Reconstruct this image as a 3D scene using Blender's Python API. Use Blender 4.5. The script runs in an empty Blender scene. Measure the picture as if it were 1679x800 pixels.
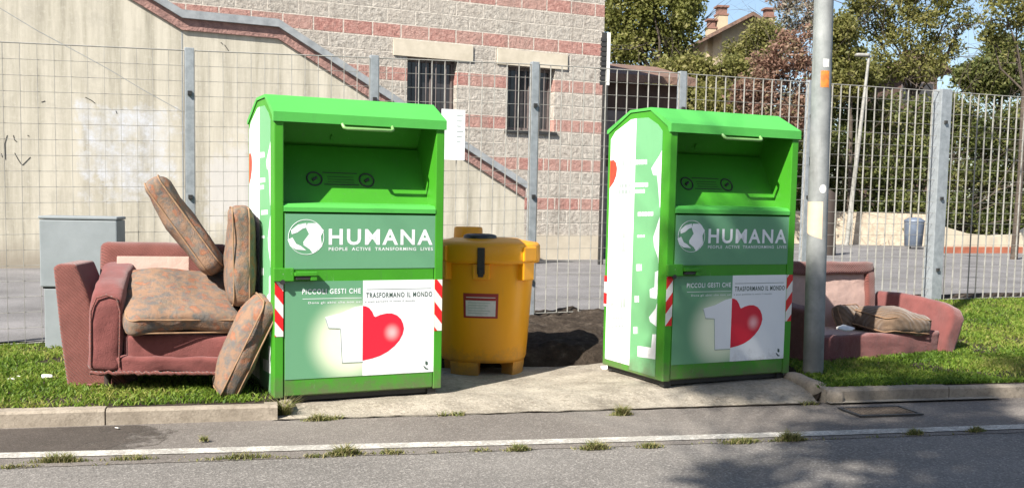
import bpy, bmesh, math, random
import numpy as np
from mathutils import Vector, Matrix, noise
random.seed(7); rng = np.random.default_rng(7)
scene = bpy.context.scene
col = scene.collection
R = math.radians

# ---------------------------------------------------------------- camera
F_PX, PITCH, CY, ROLL, CAM_H = 1650.0, 0.0827, 472.0, 0.0201, 1.318
_c, _s, _cr, _sr = math.cos(PITCH), math.sin(PITCH), math.cos(ROLL), math.sin(ROLL)
FWD = Vector((0, _c, -_s))
RIGHT = Vector((_cr, _sr*_s, _sr*_c))
UP = Vector((-_sr, _cr*_s, _cr*_c))
CAM = Vector((0, 0, CAM_H))
cam_data = bpy.data.cameras.new('camera')
cam = bpy.data.objects.new('camera', cam_data); col.objects.link(cam)
m3 = Matrix((RIGHT, UP, -FWD)).transposed()
cam.matrix_world = Matrix.Translation(CAM) @ m3.to_4x4()
cam_data.sensor_fit = 'HORIZONTAL'; cam_data.sensor_width = 36.0
cam_data.lens = F_PX/1679*36.0
cam_data.shift_y = (CY-400)/1679
cam_data.clip_start = 0.05; cam_data.clip_end = 3000
scene.camera = cam

# ---------------------------------------------------------------- light
SUN_EL = R(42); SUN_AZ = Vector((-0.592, -0.806, 0)).normalized()
TO_SUN = Vector((SUN_AZ.x*math.cos(SUN_EL), SUN_AZ.y*math.cos(SUN_EL), math.sin(SUN_EL)))
world = bpy.data.worlds.new('World'); scene.world = world; world.use_nodes = True
nt = world.node_tree
bg = nt.nodes['Background']
sky = nt.nodes.new('ShaderNodeTexSky'); sky.sky_type = 'NISHITA'; sky.sun_disc = False
sky.sun_elevation = SUN_EL; sky.sun_rotation = math.atan2(SUN_AZ.x, SUN_AZ.y) % (2*math.pi)
sky.air_density = 1.0; sky.dust_density = 1.2; sky.ozone_density = 1.0
nt.links.new(sky.outputs[0], bg.inputs[0]); bg.inputs[1].default_value = 0.075
sl = bpy.data.lights.new('sun', 'SUN'); sl.energy = 5.0; sl.angle = R(0.5); sl.color = (1.0, 0.945, 0.86)
so = bpy.data.objects.new('sun', sl); col.objects.link(so)
so.rotation_euler = TO_SUN.to_track_quat('Z', 'Y').to_euler(); so.location = (-10, -12, 20)
vs = scene.view_settings
scene.display_settings.display_device = 'sRGB'
vs.view_transform = 'Standard'; vs.look = 'None'; vs.gamma = 1.0; vs.exposure = 1.2; vs.use_curve_mapping = False
scene.cycles.max_bounces = 8

# ---------------------------------------------------------------- pixel -> place helpers (measured from the photograph)
def ray(px, py): return FWD + RIGHT*((px-839.5)/F_PX) - UP*((py-CY)/F_PX)
def g(px, py, z=0.0):
    d = ray(px, py); return CAM + d*((z-CAM_H)/d.z)
def aty(px, py, Y):
    d = ray(px, py); return CAM + d*(Y/d.y)
def onplane(px, py, p0, yaw):
    n = Vector((math.sin(yaw), -math.cos(yaw), 0)); d = ray(px, py)
    P = CAM + d*((Vector(p0)-CAM).dot(n)/d.dot(n))
    return ((P-Vector(p0)).dot(Vector((math.cos(yaw), math.sin(yaw), 0))), P.z)

# ---------------------------------------------------------------- materials
def lin(r, gg, b):
    f = lambda v: (v/255/12.92) if v/255 <= .04045 else ((v/255+.055)/1.055)**2.4
    return (f(r), f(gg), f(b))
class NT:
    def __init__(s, name):
        s.m = bpy.data.materials.new(name); s.m.use_nodes = True
        s.t = s.m.node_tree; s.b = s.t.nodes['Principled BSDF']
        s.tc = s.t.nodes.new('ShaderNodeTexCoord')
    def n(s, k, **kw):
        o = s.t.nodes.new(k)
        for a, v in kw.items(): setattr(o, a, v)
        return o
    def l(s, a, b): s.t.links.new(a, b)
    def noise(s, scale, detail=4, rough=.6, vec=None, dist=0):
        o = s.n('ShaderNodeTexNoise'); o.inputs['Scale'].default_value = scale
        o.inputs['Detail'].default_value = detail; o.inputs['Roughness'].default_value = rough
        o.inputs['Distortion'].default_value = dist
        s.l(vec if vec is not None else s.tc.outputs['Object'], o.inputs['Vector']); return o.outputs['Fac']
    def ramp(s, fac, stops, const=False):
        o = s.n('ShaderNodeValToRGB'); cr = o.color_ramp
        if const: cr.interpolation = 'CONSTANT'
        while len(cr.elements) < len(stops): cr.elements.new(0.5)
        for e, (p, c) in zip(cr.elements, stops):
            e.position = p; e.color = (*c, 1) if len(c) == 3 else c
        s.l(fac, o.inputs[0]); return o.outputs[0]
    def mask(s, fac, a, b):
        o = s.n('ShaderNodeMapRange'); o.inputs[1].default_value = a; o.inputs[2].default_value = b
        s.l(fac, o.inputs[0]); return o.outputs[0]
    def mix(s, fac, a, b):
        o = s.n('ShaderNodeMix', data_type='RGBA')
        for v, i in ((fac, 0), (a, 6), (b, 7)):
            if isinstance(v, (int, float)): o.inputs[i].default_value = v
            elif isinstance(v, tuple): o.inputs[i].default_value = (*v, 1)
            else: s.l(v, o.inputs[i])
        return o.outputs[2]
    def math(s, op, a, b=None, c=None):
        o = s.n('ShaderNodeMath', operation=op)
        for i, v in enumerate((a, b, c)):
            if v is None: continue
            if isinstance(v, (int, float)): o.inputs[i].default_value = v
            else: s.l(v, o.inputs[i])
        return o.outputs[0]
    def xyz(s):
        o = s.n('ShaderNodeSeparateXYZ'); s.l(s.tc.outputs['Object'], o.inputs[0]); return o.outputs
    def vec(s, x, y, z=0.0):
        o = s.n('ShaderNodeCombineXYZ')
        for i, v in enumerate((x, y, z)):
            if isinstance(v, (int, float)): o.inputs[i].default_value = v
            else: s.l(v, o.inputs[i])
        return o.outputs[0]
    def map(s, scale=(1, 1, 1), rot=(0, 0, 0)):
        o = s.n('ShaderNodeMapping'); o.inputs['Scale'].default_value = scale; o.inputs['Rotation'].default_value = rot
        s.l(s.tc.outputs['Object'], o.inputs[0]); return o.outputs[0]
    def bump(s, h, strength=.3, dist=.01):
        o = s.n('ShaderNodeBump'); o.inputs['Strength'].default_value = strength; o.inputs['Distance'].default_value = dist
        s.l(h, o.inputs['Height']); s.l(o.outputs[0], s.b.inputs['Normal'])
    def color(s, c):
        if isinstance(c, tuple): s.b.inputs['Base Color'].default_value = (*c, 1)
        else: s.l(c, s.b.inputs['Base Color'])
    def set(s, rough=.7, metal=0.0, spec=None):
        s.b.inputs['Roughness'].default_value = rough; s.b.inputs['Metallic'].default_value = metal
        if spec is not None: s.b.inputs['Specular IOR Level'].default_value = spec
        return s.m
def simple(name, c1, c2=None, scale=6, rough=.7, metal=0, bump=0, bscale=60, bdist=.004, spec=None, lo=.35, hi=.65):
    k = NT(name)
    if c2 is None: c2 = tuple(v*.82 for v in c1)
    k.color(k.ramp(k.noise(scale, 5, .65), [(lo, c1), (hi, c2)]))
    if bump: k.bump(k.noise(bscale, 4, .6), bump, bdist)
    return k.set(rough, metal, spec)

def m_asphalt(name, base, light, dark, gravel=1.0):
    k = NT(name)
    big = k.noise(.9, 5, .6); fine = k.noise(130, 3, .7); mid = k.noise(14, 4, .65)
    a = k.ramp(big, [(.3, dark), (.55, base), (.75, light)])
    v = k.n('ShaderNodeTexVoronoi'); v.inputs['Scale'].default_value = 95; k.l(k.tc.outputs['Object'], v.inputs['Vector'])
    sp = k.mask(v.outputs['Color'], .55, 1.0)
    a = k.mix(k.math('MULTIPLY', sp, .5*gravel), a, tuple(min(1, x*2.2) for x in light))
    a = k.mix(k.mask(fine, .5, .75), a, tuple(x*.45 for x in dark))
    a = k.mix(k.math('MULTIPLY', k.mask(mid, .55, .75), .35), a, dark)
    k.color(a); k.bump(k.math('ADD', k.math('MULTIPLY', v.outputs['Distance'], .6), fine), .7, .006)
    return k.set(.92, 0, .25)
M = {}
M['asphalt'] = m_asphalt('road_asphalt', (.17, .157, .143), (.215, .2, .183), (.125, .116, .106))
M['asphalt_old'] = m_asphalt('margin_asphalt', (.165, .147, .13), (.205, .185, .165), (.12, .105, .093), .7)
M['asphalt_dark'] = m_asphalt('patch_asphalt', (.085, .071, .06), (.115, .097, .083), (.055, .046, .038), .5)
_m = M['asphalt_dark']; _t = _m.node_tree; _tc = _t.nodes.new('ShaderNodeTexCoord'); _n = _t.nodes.new('ShaderNodeTexNoise')
_n.inputs['Scale'].default_value = 7; _n.inputs['Detail'].default_value = 6; _n.inputs['Roughness'].default_value = .75
_t.links.new(_tc.outputs['Object'], _n.inputs['Vector']); _x = _t.nodes.new('ShaderNodeSeparateXYZ'); _t.links.new(_tc.outputs['Object'], _x.inputs[0])
_a = _t.nodes.new('ShaderNodeMath'); _a.operation = 'MULTIPLY_ADD'; _a.inputs[1].default_value = -.7; _a.inputs[2].default_value = -1.35; _t.links.new(_x.outputs[0], _a.inputs[0])
_b = _t.nodes.new('ShaderNodeMath'); _b.operation = 'ADD'; _t.links.new(_a.outputs[0], _b.inputs[0]); _t.links.new(_n.outputs['Fac'], _b.inputs[1])
_r = _t.nodes.new('ShaderNodeMapRange'); _r.inputs[1].default_value = .5; _r.inputs[2].default_value = .72; _r.inputs[3].default_value = 0; _r.inputs[4].default_value = .9; _t.links.new(_b.outputs[0], _r.inputs[0])
_t.links.new(_r.outputs[0], _t.nodes['Principled BSDF'].inputs['Alpha'])
M['asphalt_back'] = m_asphalt('back_asphalt', (.17, .165, .165), (.23, .22, .22), (.11, .106, .105), .5)

k = NT('pad_concrete')
a = k.ramp(k.noise(2.2, 6, .65), [(.3, (.17, .148, .118)), (.5, (.28, .25, .203)), (.72, (.38, .342, .28))])
v = k.n('ShaderNodeTexVoronoi'); v.inputs['Scale'].default_value = 70; k.l(k.tc.outputs['Object'], v.inputs['Vector'])
a = k.mix(k.math('MULTIPLY', k.mask(v.outputs['Color'], .5, 1), .4), a, (.5, .45, .37))
a = k.mix(k.math('MULTIPLY', k.mask(k.noise(26, 5, .7), .52, .68), .6), a, (.13, .105, .075))
k.color(a); k.bump(k.math('ADD', k.noise(55, 5, .7), k.math('MULTIPLY', k.noise(7, 3), 1.5)), .8, .012)
M['pad'] = k.set(.95, 0, .2)

k = NT('kerb_concrete')
a = k.ramp(k.noise(5, 6, .7), [(.3, (.19, .16, .125)), (.55, (.29, .25, .2)), (.75, (.38, .33, .27))])
a = k.mix(k.math('MULTIPLY', k.mask(k.noise(38, 4, .7), .5, .7), .55), a, (.12, .1, .075))
k.color(a); k.bump(k.noise(60, 5, .7), .7, .006)
M['kerb'] = k.set(.95, 0, .2)

k = NT('soil')
a = k.ramp(k.noise(9, 6, .7), [(.3, (.024, .018, .014)), (.55, (.055, .043, .033)), (.75, (.13, .107, .085))])
k.color(a); k.bump(k.noise(30, 6, .7), 1.0, .03); M['soil'] = k.set(.98, 0, .1)

k = NT('line_paint')
w = k.mask(k.math('ADD', k.noise(60, 4, .8), k.math('MULTIPLY', k.noise(5, 4, .6), .6)), .66, .86)
k.color(k.mix(k.math('MULTIPLY', w, .75), (.55, .525, .47), (.17, .158, .142))); k.bump(k.noise(120, 3), .4, .003)
M['line'] = k.set(.85, 0, .2)

# rendered concrete stair wall with vertical streaks, stains and an over-painted patch
k = NT('stair_wall_render'); xyz = k.xyz()
st = k.noise(1, 6, .7, k.map((3.6, 3.6, .25)))
a = k.ramp(st, [(.32, (.27, .25, .2)), (.45, (.42, .388, .312)), (.6, (.53, .492, .405))])
a = k.mix(k.math('MULTIPLY', k.mask(k.noise(2.0, 6, .7), .5, .72), .6), a, (.35, .325, .27))
a = k.mix(k.math('MULTIPLY', k.mask(k.noise(14, 5, .7), .52, .7), .4), a, (.57, .535, .45))
low = k.math('MULTIPLY', k.mask(k.math('ADD', xyz[2], k.math('MULTIPLY', k.noise(1.6, 5), .8)), 1.05, .55), .8)
a = k.mix(low, a, (.25, .215, .17))
P0W, YAWW = (-8.35, 17.0, 0.0), .433
u0, z0 = onplane(212, 250, P0W, YAWW)
du = k.math('SUBTRACT', xyz[0], u0); dz = k.math('SUBTRACT', xyz[2], z0)
wb = k.math('MULTIPLY', k.math('SUBTRACT', k.noise(1.7, 6, .75), .5), 2.6)
dd = k.math('ADD', k.math('MAXIMUM', k.math('DIVIDE', k.math('ABSOLUTE', du), .8), k.math('DIVIDE', k.math('ABSOLUTE', dz), .82)), wb)
pm = k.math('MULTIPLY', k.mask(dd, 1.0, .8), k.mask(k.noise(3.2, 5, .7), .3, .6))
a = k.mix(k.math('MULTIPLY', pm, k.mask(k.math('MULTIPLY', k.noise(5, 6, .8), 1.1), .34, .7)), a, (.56, .58, .62))
u1, z1 = onplane(385, 300, P0W, YAWW)
du = k.math('SUBTRACT', xyz[0], u1); dz = k.math('SUBTRACT', xyz[2], z1)
dd = k.math('ADD', k.math('MAXIMUM', k.math('DIVIDE', k.math('ABSOLUTE', du), .5), k.math('DIVIDE', k.math('ABSOLUTE', dz), .8)), wb)
a = k.mix(k.math('MULTIPLY', k.mask(dd, 1.0, .7), .5), a, (.56, .55, .55))
a = k.mix(k.math('MULTIPLY', k.mask(k.noise(60, 4, .8), .56, .7), .4), a, (.3, .27, .22))
k.color(a); k.bump(k.noise(45, 6, .75), .35, .012)
M['wall'] = k.set(.95, 0, .15)

# split-face block building: grey courses with every third course pink
k = NT('split_block'); xyz = k.xyz(); CH = .2957
v = k.vec(xyz[0], k.math('SUBTRACT', xyz[2], .307 - 9*CH), 0.0)
br = k.n('ShaderNodeTexBrick'); k.l(v, br.inputs['Vector'])
br.offset = .5; br.inputs['Scale'].default_value = 1.0
br.inputs['Brick Width'].default_value = .62; br.inputs['Row Height'].default_value = CH
br.inputs['Mortar Size'].default_value = .016; br.inputs['Mortar Smooth'].default_value = .25
br.inputs['Color1'].default_value = (0, 0, 0, 1); br.inputs['Color2'].default_value = (1, 1, 1, 1); br.inputs['Mortar'].default_value = (.5, .5, .5, 1)
md = k.math('MODULO', k.math('ADD', k.math('SUBTRACT', xyz[2], .307), 9*CH), 3*CH)
pink = k.math('LESS_THAN', md, CH)
n1 = k.noise(9.5, 6, .8); n2 = k.noise(2.1, 4, .6)
grey = k.ramp(n1, [(.3, (.14, .12, .1)), (.45, (.36, .33, .29)), (.6, (.55, .51, .45))])
pk = k.ramp(n1, [(.3, (.19, .09, .078)), (.45, (.37, .18, .152)), (.62, (.5, .29, .25))])
a = k.mix(pink, grey, pk)
a = k.mix(k.math('MULTIPLY', br.outputs['Color'], .28), a, (.46, .4, .34))
a = k.mix(k.math('MULTIPLY', k.mask(n2, .55, .75), .3), a, (.22, .18, .15))
a = k.mix(k.math('MULTIPLY', br.outputs['Fac'], .9), a, (.6, .55, .48))
a = k.mix(k.math('MULTIPLY', k.mask(k.noise(1, 5, .7, k.map((2.2, 2.2, .3))), .52, .72), .45), a, (.2, .175, .15))
k.color(a)
k.bump(k.math('SUBTRACT', k.math('MULTIPLY', k.noise(11, 6, .75), 1.0), k.math('MULTIPLY', br.outputs['Fac'], .5)), 1.0, .06)
M['block'] = k.set(.95, 0, .15)

M['lintel'] = simple('lintel_concrete', (.56, .5, .4), (.45, .4, .31), 3, .9, bump=.2)
M['plinth'] = simple('plinth_render', (.52, .46, .36), (.42, .37, .29), 2, .9, bump=.2)
M['coping'] = simple('grey_coping', (.3, .32, .33), (.2, .215, .225), 6, .8, bump=.4, bscale=30)
M['band'] = simple('brown_band', (.33, .19, .16), (.2, .115, .1), 7, .9, bump=.8, bscale=18, bdist=.03)
M['galv'] = simple('galvanised_steel', (.36, .39, .41), (.26, .285, .3), 14, .5, .35, bump=.1)
M['bars'] = simple('fence_steel', (.31, .305, .28), (.2, .195, .175), 9, .6, .0)
M['dark'] = simple('dark_metal', (.02, .021, .022), (.035, .033, .03), 8, .5)
M['glassdark'] = simple('window_glass', (.02, .02, .024), (.05, .045, .045), 2, .12, 0, spec=.6)
M['windowframe'] = simple('window_frame', (.16, .13, .12), (.1, .08, .075), 5, .6)
M['curtain'] = simple('window_curtain', (.3, .26, .25), (.18, .155, .15), 4, .9)

def paint(name, c, worn=.12, rough=.42, grime=.6):
    k = NT(name)
    a = k.mix(k.math('MULTIPLY', k.mask(k.noise(2.2, 5, .6), .4, .75), worn*2.2), c, tuple(v*.72 for v in c))
    a = k.mix(k.math('MULTIPLY', k.mask(k.noise(1, 5, .7, k.map((24, 24, 2.2))), .58, .72), worn*2), a, tuple(v*.55+.03 for v in c))
    a = k.mix(k.math('MULTIPLY', k.mask(k.noise(75, 3, .7), .68, .78), worn*3), a, tuple(v*.5+.25 for v in c))
    zz = k.xyz()[2]
    gr = k.math('ADD', k.math('MULTIPLY', k.mask(zz, .32, .02), .55), k.math('MULTIPLY', k.noise(11, 6, .75), .8))
    a = k.mix(k.math('MULTIPLY', k.mask(gr, .6, .95), grime), a, (.12, .1, .07))
    sc_ = k.noise(1, 4, .8, k.map((60, 60, 5), (.4, .7, .2)))
    a = k.mix(k.math('MULTIPLY', k.mask(sc_, .66, .74), worn*1.5), a, tuple(v*.4+.3 for v in c))
    k.color(a); k.bump(k.noise(3, 3), .16, .015)
    return k.set(rough, 0, .4)
GREEN = (.047, .265, .015)
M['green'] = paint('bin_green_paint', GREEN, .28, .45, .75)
M['green_skylit'] = paint('bin_green_skylit', (.075, .38, .065), .14, .45)  # paler copy of the green, sky reflection painted into the colour
SAGE = (.12, .3, .165)
M['sage'] = paint('sage_print', SAGE, .08, .45)
M['sage_side'] = paint('sage_side_print', (.14, .36, .17), .08, .45)
M['white_print'] = paint('white_print', (.76, .78, .79), .05, .45)
M['ink'] = simple('dark_ink', (.05, .09, .07), rough=.5)
M['grey_ink'] = simple('grey_ink', (.4, .46, .44), rough=.5)
M['orange_print'] = simple('red_orange_print', (.55, .022, .022), (.62, .07, .03), 5, .5)
k = NT('glow_print'); xyz = k.xyz()
def radial(k, xyz, xc, zc, sx, sz):
    a = k.math('DIVIDE', k.math('SUBTRACT', xyz[0], xc), sx); b = k.math('DIVIDE', k.math('SUBTRACT', xyz[2], zc), sz)
    return k.math('SQRT', k.math('ADD', k.math('MULTIPLY', a, a), k.math('MULTIPLY', b, b)))
r_ = radial(k, xyz, -.08, .40, .32, .33)
gl = k.n('ShaderNodeMapRange', interpolation_type='SMOOTHSTEP'); gl.inputs[1].default_value = 1.0; gl.inputs[2].default_value = .35; k.l(r_, gl.inputs[0])
k.color(k.mix(gl.outputs[0], SAGE, (.78, .83, .6))); k.bump(k.noise(4, 3), .08, .01)
M['glow'] = k.set(.45, 0, .4)
k = NT('heart_print'); xyz = k.xyz()
r_ = radial(k, xyz, .215, .445, .07, .075)
gl = k.n('ShaderNodeMapRange', interpolation_type='SMOOTHSTEP'); gl.inputs[1].default_value = 1.0; gl.inputs[2].default_value = 0; k.l(r_, gl.inputs[0])
k.color(k.mix(gl.outputs[0], (.62, .018, .04), (.85, .42, .42))); M['heart'] = k.set(.4, 0, .4)
def tape(name, sgn):
    k = NT(name); xyz = k.xyz()
    f = k.math('FRACT', k.math('DIVIDE', k.math('ADD', k.math('ADD', xyz[2], k.math('MULTIPLY', xyz[0], sgn*1.25)), 10.0+(.06 if sgn > 0 else .02)), .172))
    k.color(k.mix(k.math('GREATER_THAN', f, .5), (.68, .66, .62), (.6, .015, .018))); return k.set(.4, 0, .5)
M['tape_l'] = tape('hazard_tape_falling', 1.0); M['tape_r'] = tape('hazard_tape_rising', -1.0)
M['handle'] = simple('pale_handle', (.2, .4, .13), rough=.4)

M['orange'] = paint('orange_plastic', (.76, .315, .005), .12, .42)
M['black'] = simple('black_plastic', (.014, .014, .015), rough=.45)
M['label_white'] = simple('label_white', (.62, .6, .6), (.52, .5, .5), 30, .5)
M['label_red'] = simple('label_red', (.3, .02, .02), rough=.5)

def fabric(name, c1, c2, rib=0):
    k = NT(name)
    a = k.ramp(k.noise(5, 6, .7), [(.32, c1), (.68, c2)])
    a = k.mix(k.math('MULTIPLY', k.mask(k.noise(2.2, 4, .6), .5, .75), .35), a, tuple(v*.6+.02 for v in c1))
    h = k.noise(160, 3, .7)
    if rib:
        w = k.n('ShaderNodeTexWave', wave_type='BANDS', bands_direction='DIAGONAL'); w.inputs['Scale'].default_value = rib
        w.inputs['Distortion'].default_value = 1.5; k.l(k.tc.outputs['Object'], w.inputs[0])
        h = k.math('ADD', h, w.outputs['Fac']); a = k.mix(k.math('MULTIPLY', w.outputs['Fac'], .35), a, tuple(v*.6 for v in c2))
    k.color(a); k.bump(k.math('ADD', h, k.math('MULTIPLY', k.noise(7, 4), 3.0)), .5, .012)
    k.b.inputs['Sheen Weight'].default_value = .25
    return k.set(.95, 0, .15)
M['maroon'] = fabric('maroon_fabric', (.2, .066, .06), (.135, .043, .039))
M['maroon_rib'] = fabric('ribbed_maroon_fabric', (.205, .074, .061), (.135, .047, .038), 26)
M['lining'] = fabric('pink_lining', (.5, .34, .29), (.42, .285, .24))
M['brown_cush'] = fabric('brown_cushion_fabric', (.2, .135, .088), (.12, .08, .054), 9)
k = NT('patterned_fabric')
v = k.n('ShaderNodeTexVoronoi'); v.inputs['Scale'].default_value = 8.5
mp = k.map((1, 1, 1)); wr = k.n('ShaderNodeVectorMath', operation='ADD')
nz = k.n('ShaderNodeTexNoise'); nz.inputs['Scale'].default_value = 6; nz.inputs['Detail'].default_value = 4; k.l(mp, nz.inputs['Vector'])
sc_ = k.n('ShaderNodeVectorMath', operation='SCALE'); sc_.inputs['Scale'].default_value = .35; k.l(nz.outputs['Color'], sc_.inputs[0])
k.l(mp, wr.inputs[0]); k.l(sc_.outputs[0], wr.inputs[1]); k.l(wr.outputs[0], v.inputs['Vector'])
a = k.ramp(v.outputs['Distance'], [(.05, (.3, .15, .09)), (.28, (.25, .11, .065)), (.45, (.165, .135, .105)), (.65, (.24, .15, .1))])
a = k.mix(k.mask(k.noise(15, 5, .7), .46, .62), a, (.13, .122, .115))
a = k.mix(k.math('MULTIPLY', k.mask(k.noise(23, 5, .7), .52, .66), .7), a, (.27, .17, .115))
k.color(a); k.bump(k.math('ADD', k.noise(140, 3), k.math('MULTIPLY', k.noise(6, 4), 4)), .5, .012); M['pattern'] = k.set(.95, 0, .15)
M['pattern_edge'] = M['pattern'] 
M['piping'] = simple('cushion_piping', (.3, .18, .1), (.2, .12, .07), 20, .9)
M['wood_dark'] = simple('dark_wood', (.03, .02, .015), rough=.8)

k = NT('pole_steel')
a = k.ramp(k.noise(6, 6, .7), [(.3, (.17, .18, .18)), (.5, (.235, .247, .245)), (.7, (.3, .31, .305))])
a = k.mix(k.math('MULTIPLY', k.mask(k.noise(1, 5, .7, k.map((14, 14, 1.2))), .55, .7), .5), a, (.14, .14, .135))
xyz = k.xyz()
a = k.mix(k.math('MULTIPLY', k.mask(k.math('ADD', xyz[2], k.math('MULTIPLY', k.noise(5, 5), .9)), 1.0, .55), .55), a, (.11, .105, .09))
k.color(a); k.bump(k.noise(25, 5), .15, .006); M['pole'] = k.set(.65, .1)
M['sticker_orange'] = simple('sticker_orange', (.6, .22, .03), (.45, .12, .03), 30, .6)
M['sticker_white'] = simple('sticker_white', (.7, .7, .68), (.55, .55, .52), 30, .6)
M['sticker_cream'] = simple('sticker_cream', (.66, .5, .36), (.56, .42, .3), 10, .8)
M['cabinet'] = simple('grey_cabinet_plastic', (.235, .262, .275), (.195, .22, .23), 3, .55, bump=.1)
M['stone'] = simple('stone_wall', (.5, .42, .32), (.33, .27, .2), 4, .95, bump=.6, bscale=12, bdist=.05)
M['creamwall'] = simple('cream_wall', (.6, .52, .38), (.47, .41, .31), 1.5, .95, bump=.3)
M['terracotta'] = simple('terracotta', (.4, .13, .07), (.28, .09, .05), 3, .9)
M['roof'] = simple('roof_tiles', (.2, .12, .085), (.11, .07, .055), 3, .9, bump=.8, bscale=9, bdist=.05)
M['brownshed'] = simple('brown_boards', (.1, .06, .045), (.06, .038, .03), 2, .9)
M['housewall'] = simple('house_render', (.42, .34, .235), (.34, .27, .18), 1, .9)
M['brick_ch'] = simple('chimney_brick', (.23, .125, .095), (.16, .085, .065), 5, .9)
M['bark'] = simple('bark', (.09, .07, .052), (.05, .038, .03), 8, .95, bump=.8, bscale=14, bdist=.03)
M['bluebin'] = simple('blue_grey_plastic', (.12, .15, .2), (.09, .11, .15), 4, .5)
M['paper'] = simple('white_scrap', (.72, .7, .66), (.6, .58, .54), 20, .8)

def leafmat(name, cols, trans=.35):
    k = NT(name); at = k.n('ShaderNodeAttribute', attribute_name='tint')
    n = len(cols); c = k.ramp(at.outputs['Fac'], [((i+.0)/(n-1), c) for i, c in enumerate(cols)])
    k.color(c); m = k.set(.55, 0, .3)
    tr = k.n('ShaderNodeBsdfTranslucent'); k.l(c, tr.inputs[0])
    ms = k.n('ShaderNodeMixShader'); ms.inputs[0].default_value = trans
    out = k.t.nodes['Material Output']; k.l(k.b.outputs[0], ms.inputs[1]); k.l(tr.outputs[0], ms.inputs[2]); k.l(ms.outputs[0], out.inputs[0])
    return m
M['grass'] = leafmat('grass_blades', [(.06, .12, .012), (.12, .21, .022), (.2, .28, .035), (.33, .32, .09)], .45)
M['tuft'] = leafmat('tuft_blades', [(.1, .13, .03), (.16, .18, .05), (.26, .24, .1), (.32, .27, .14)])
M['leaf_green'] = leafmat('leaf_green', [(.12, .13, .035), (.2, .215, .058), (.28, .28, .09), (.37, .34, .14)], .58)
M['leaf_dark'] = leafmat('leaf_dark', [(.05, .07, .022), (.1, .125, .037), (.17, .185, .057), (.27, .25, .1)], .5)
M['leaf_olive'] = leafmat('leaf_olive', [(.11, .12, .035), (.19, .195, .056), (.28, .265, .09), (.38, .34, .16)], .55)
M['leaf_red'] = leafmat('leaf_red', [(.17, .1, .07), (.26, .15, .11), (.33, .22, .16), (.27, .25, .12)], .5)
M['leaf_pale'] = leafmat('leaf_pale', [(.13, .13, .09), (.2, .19, .14), (.3, .25, .2), (.26, .13, .1)])

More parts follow.
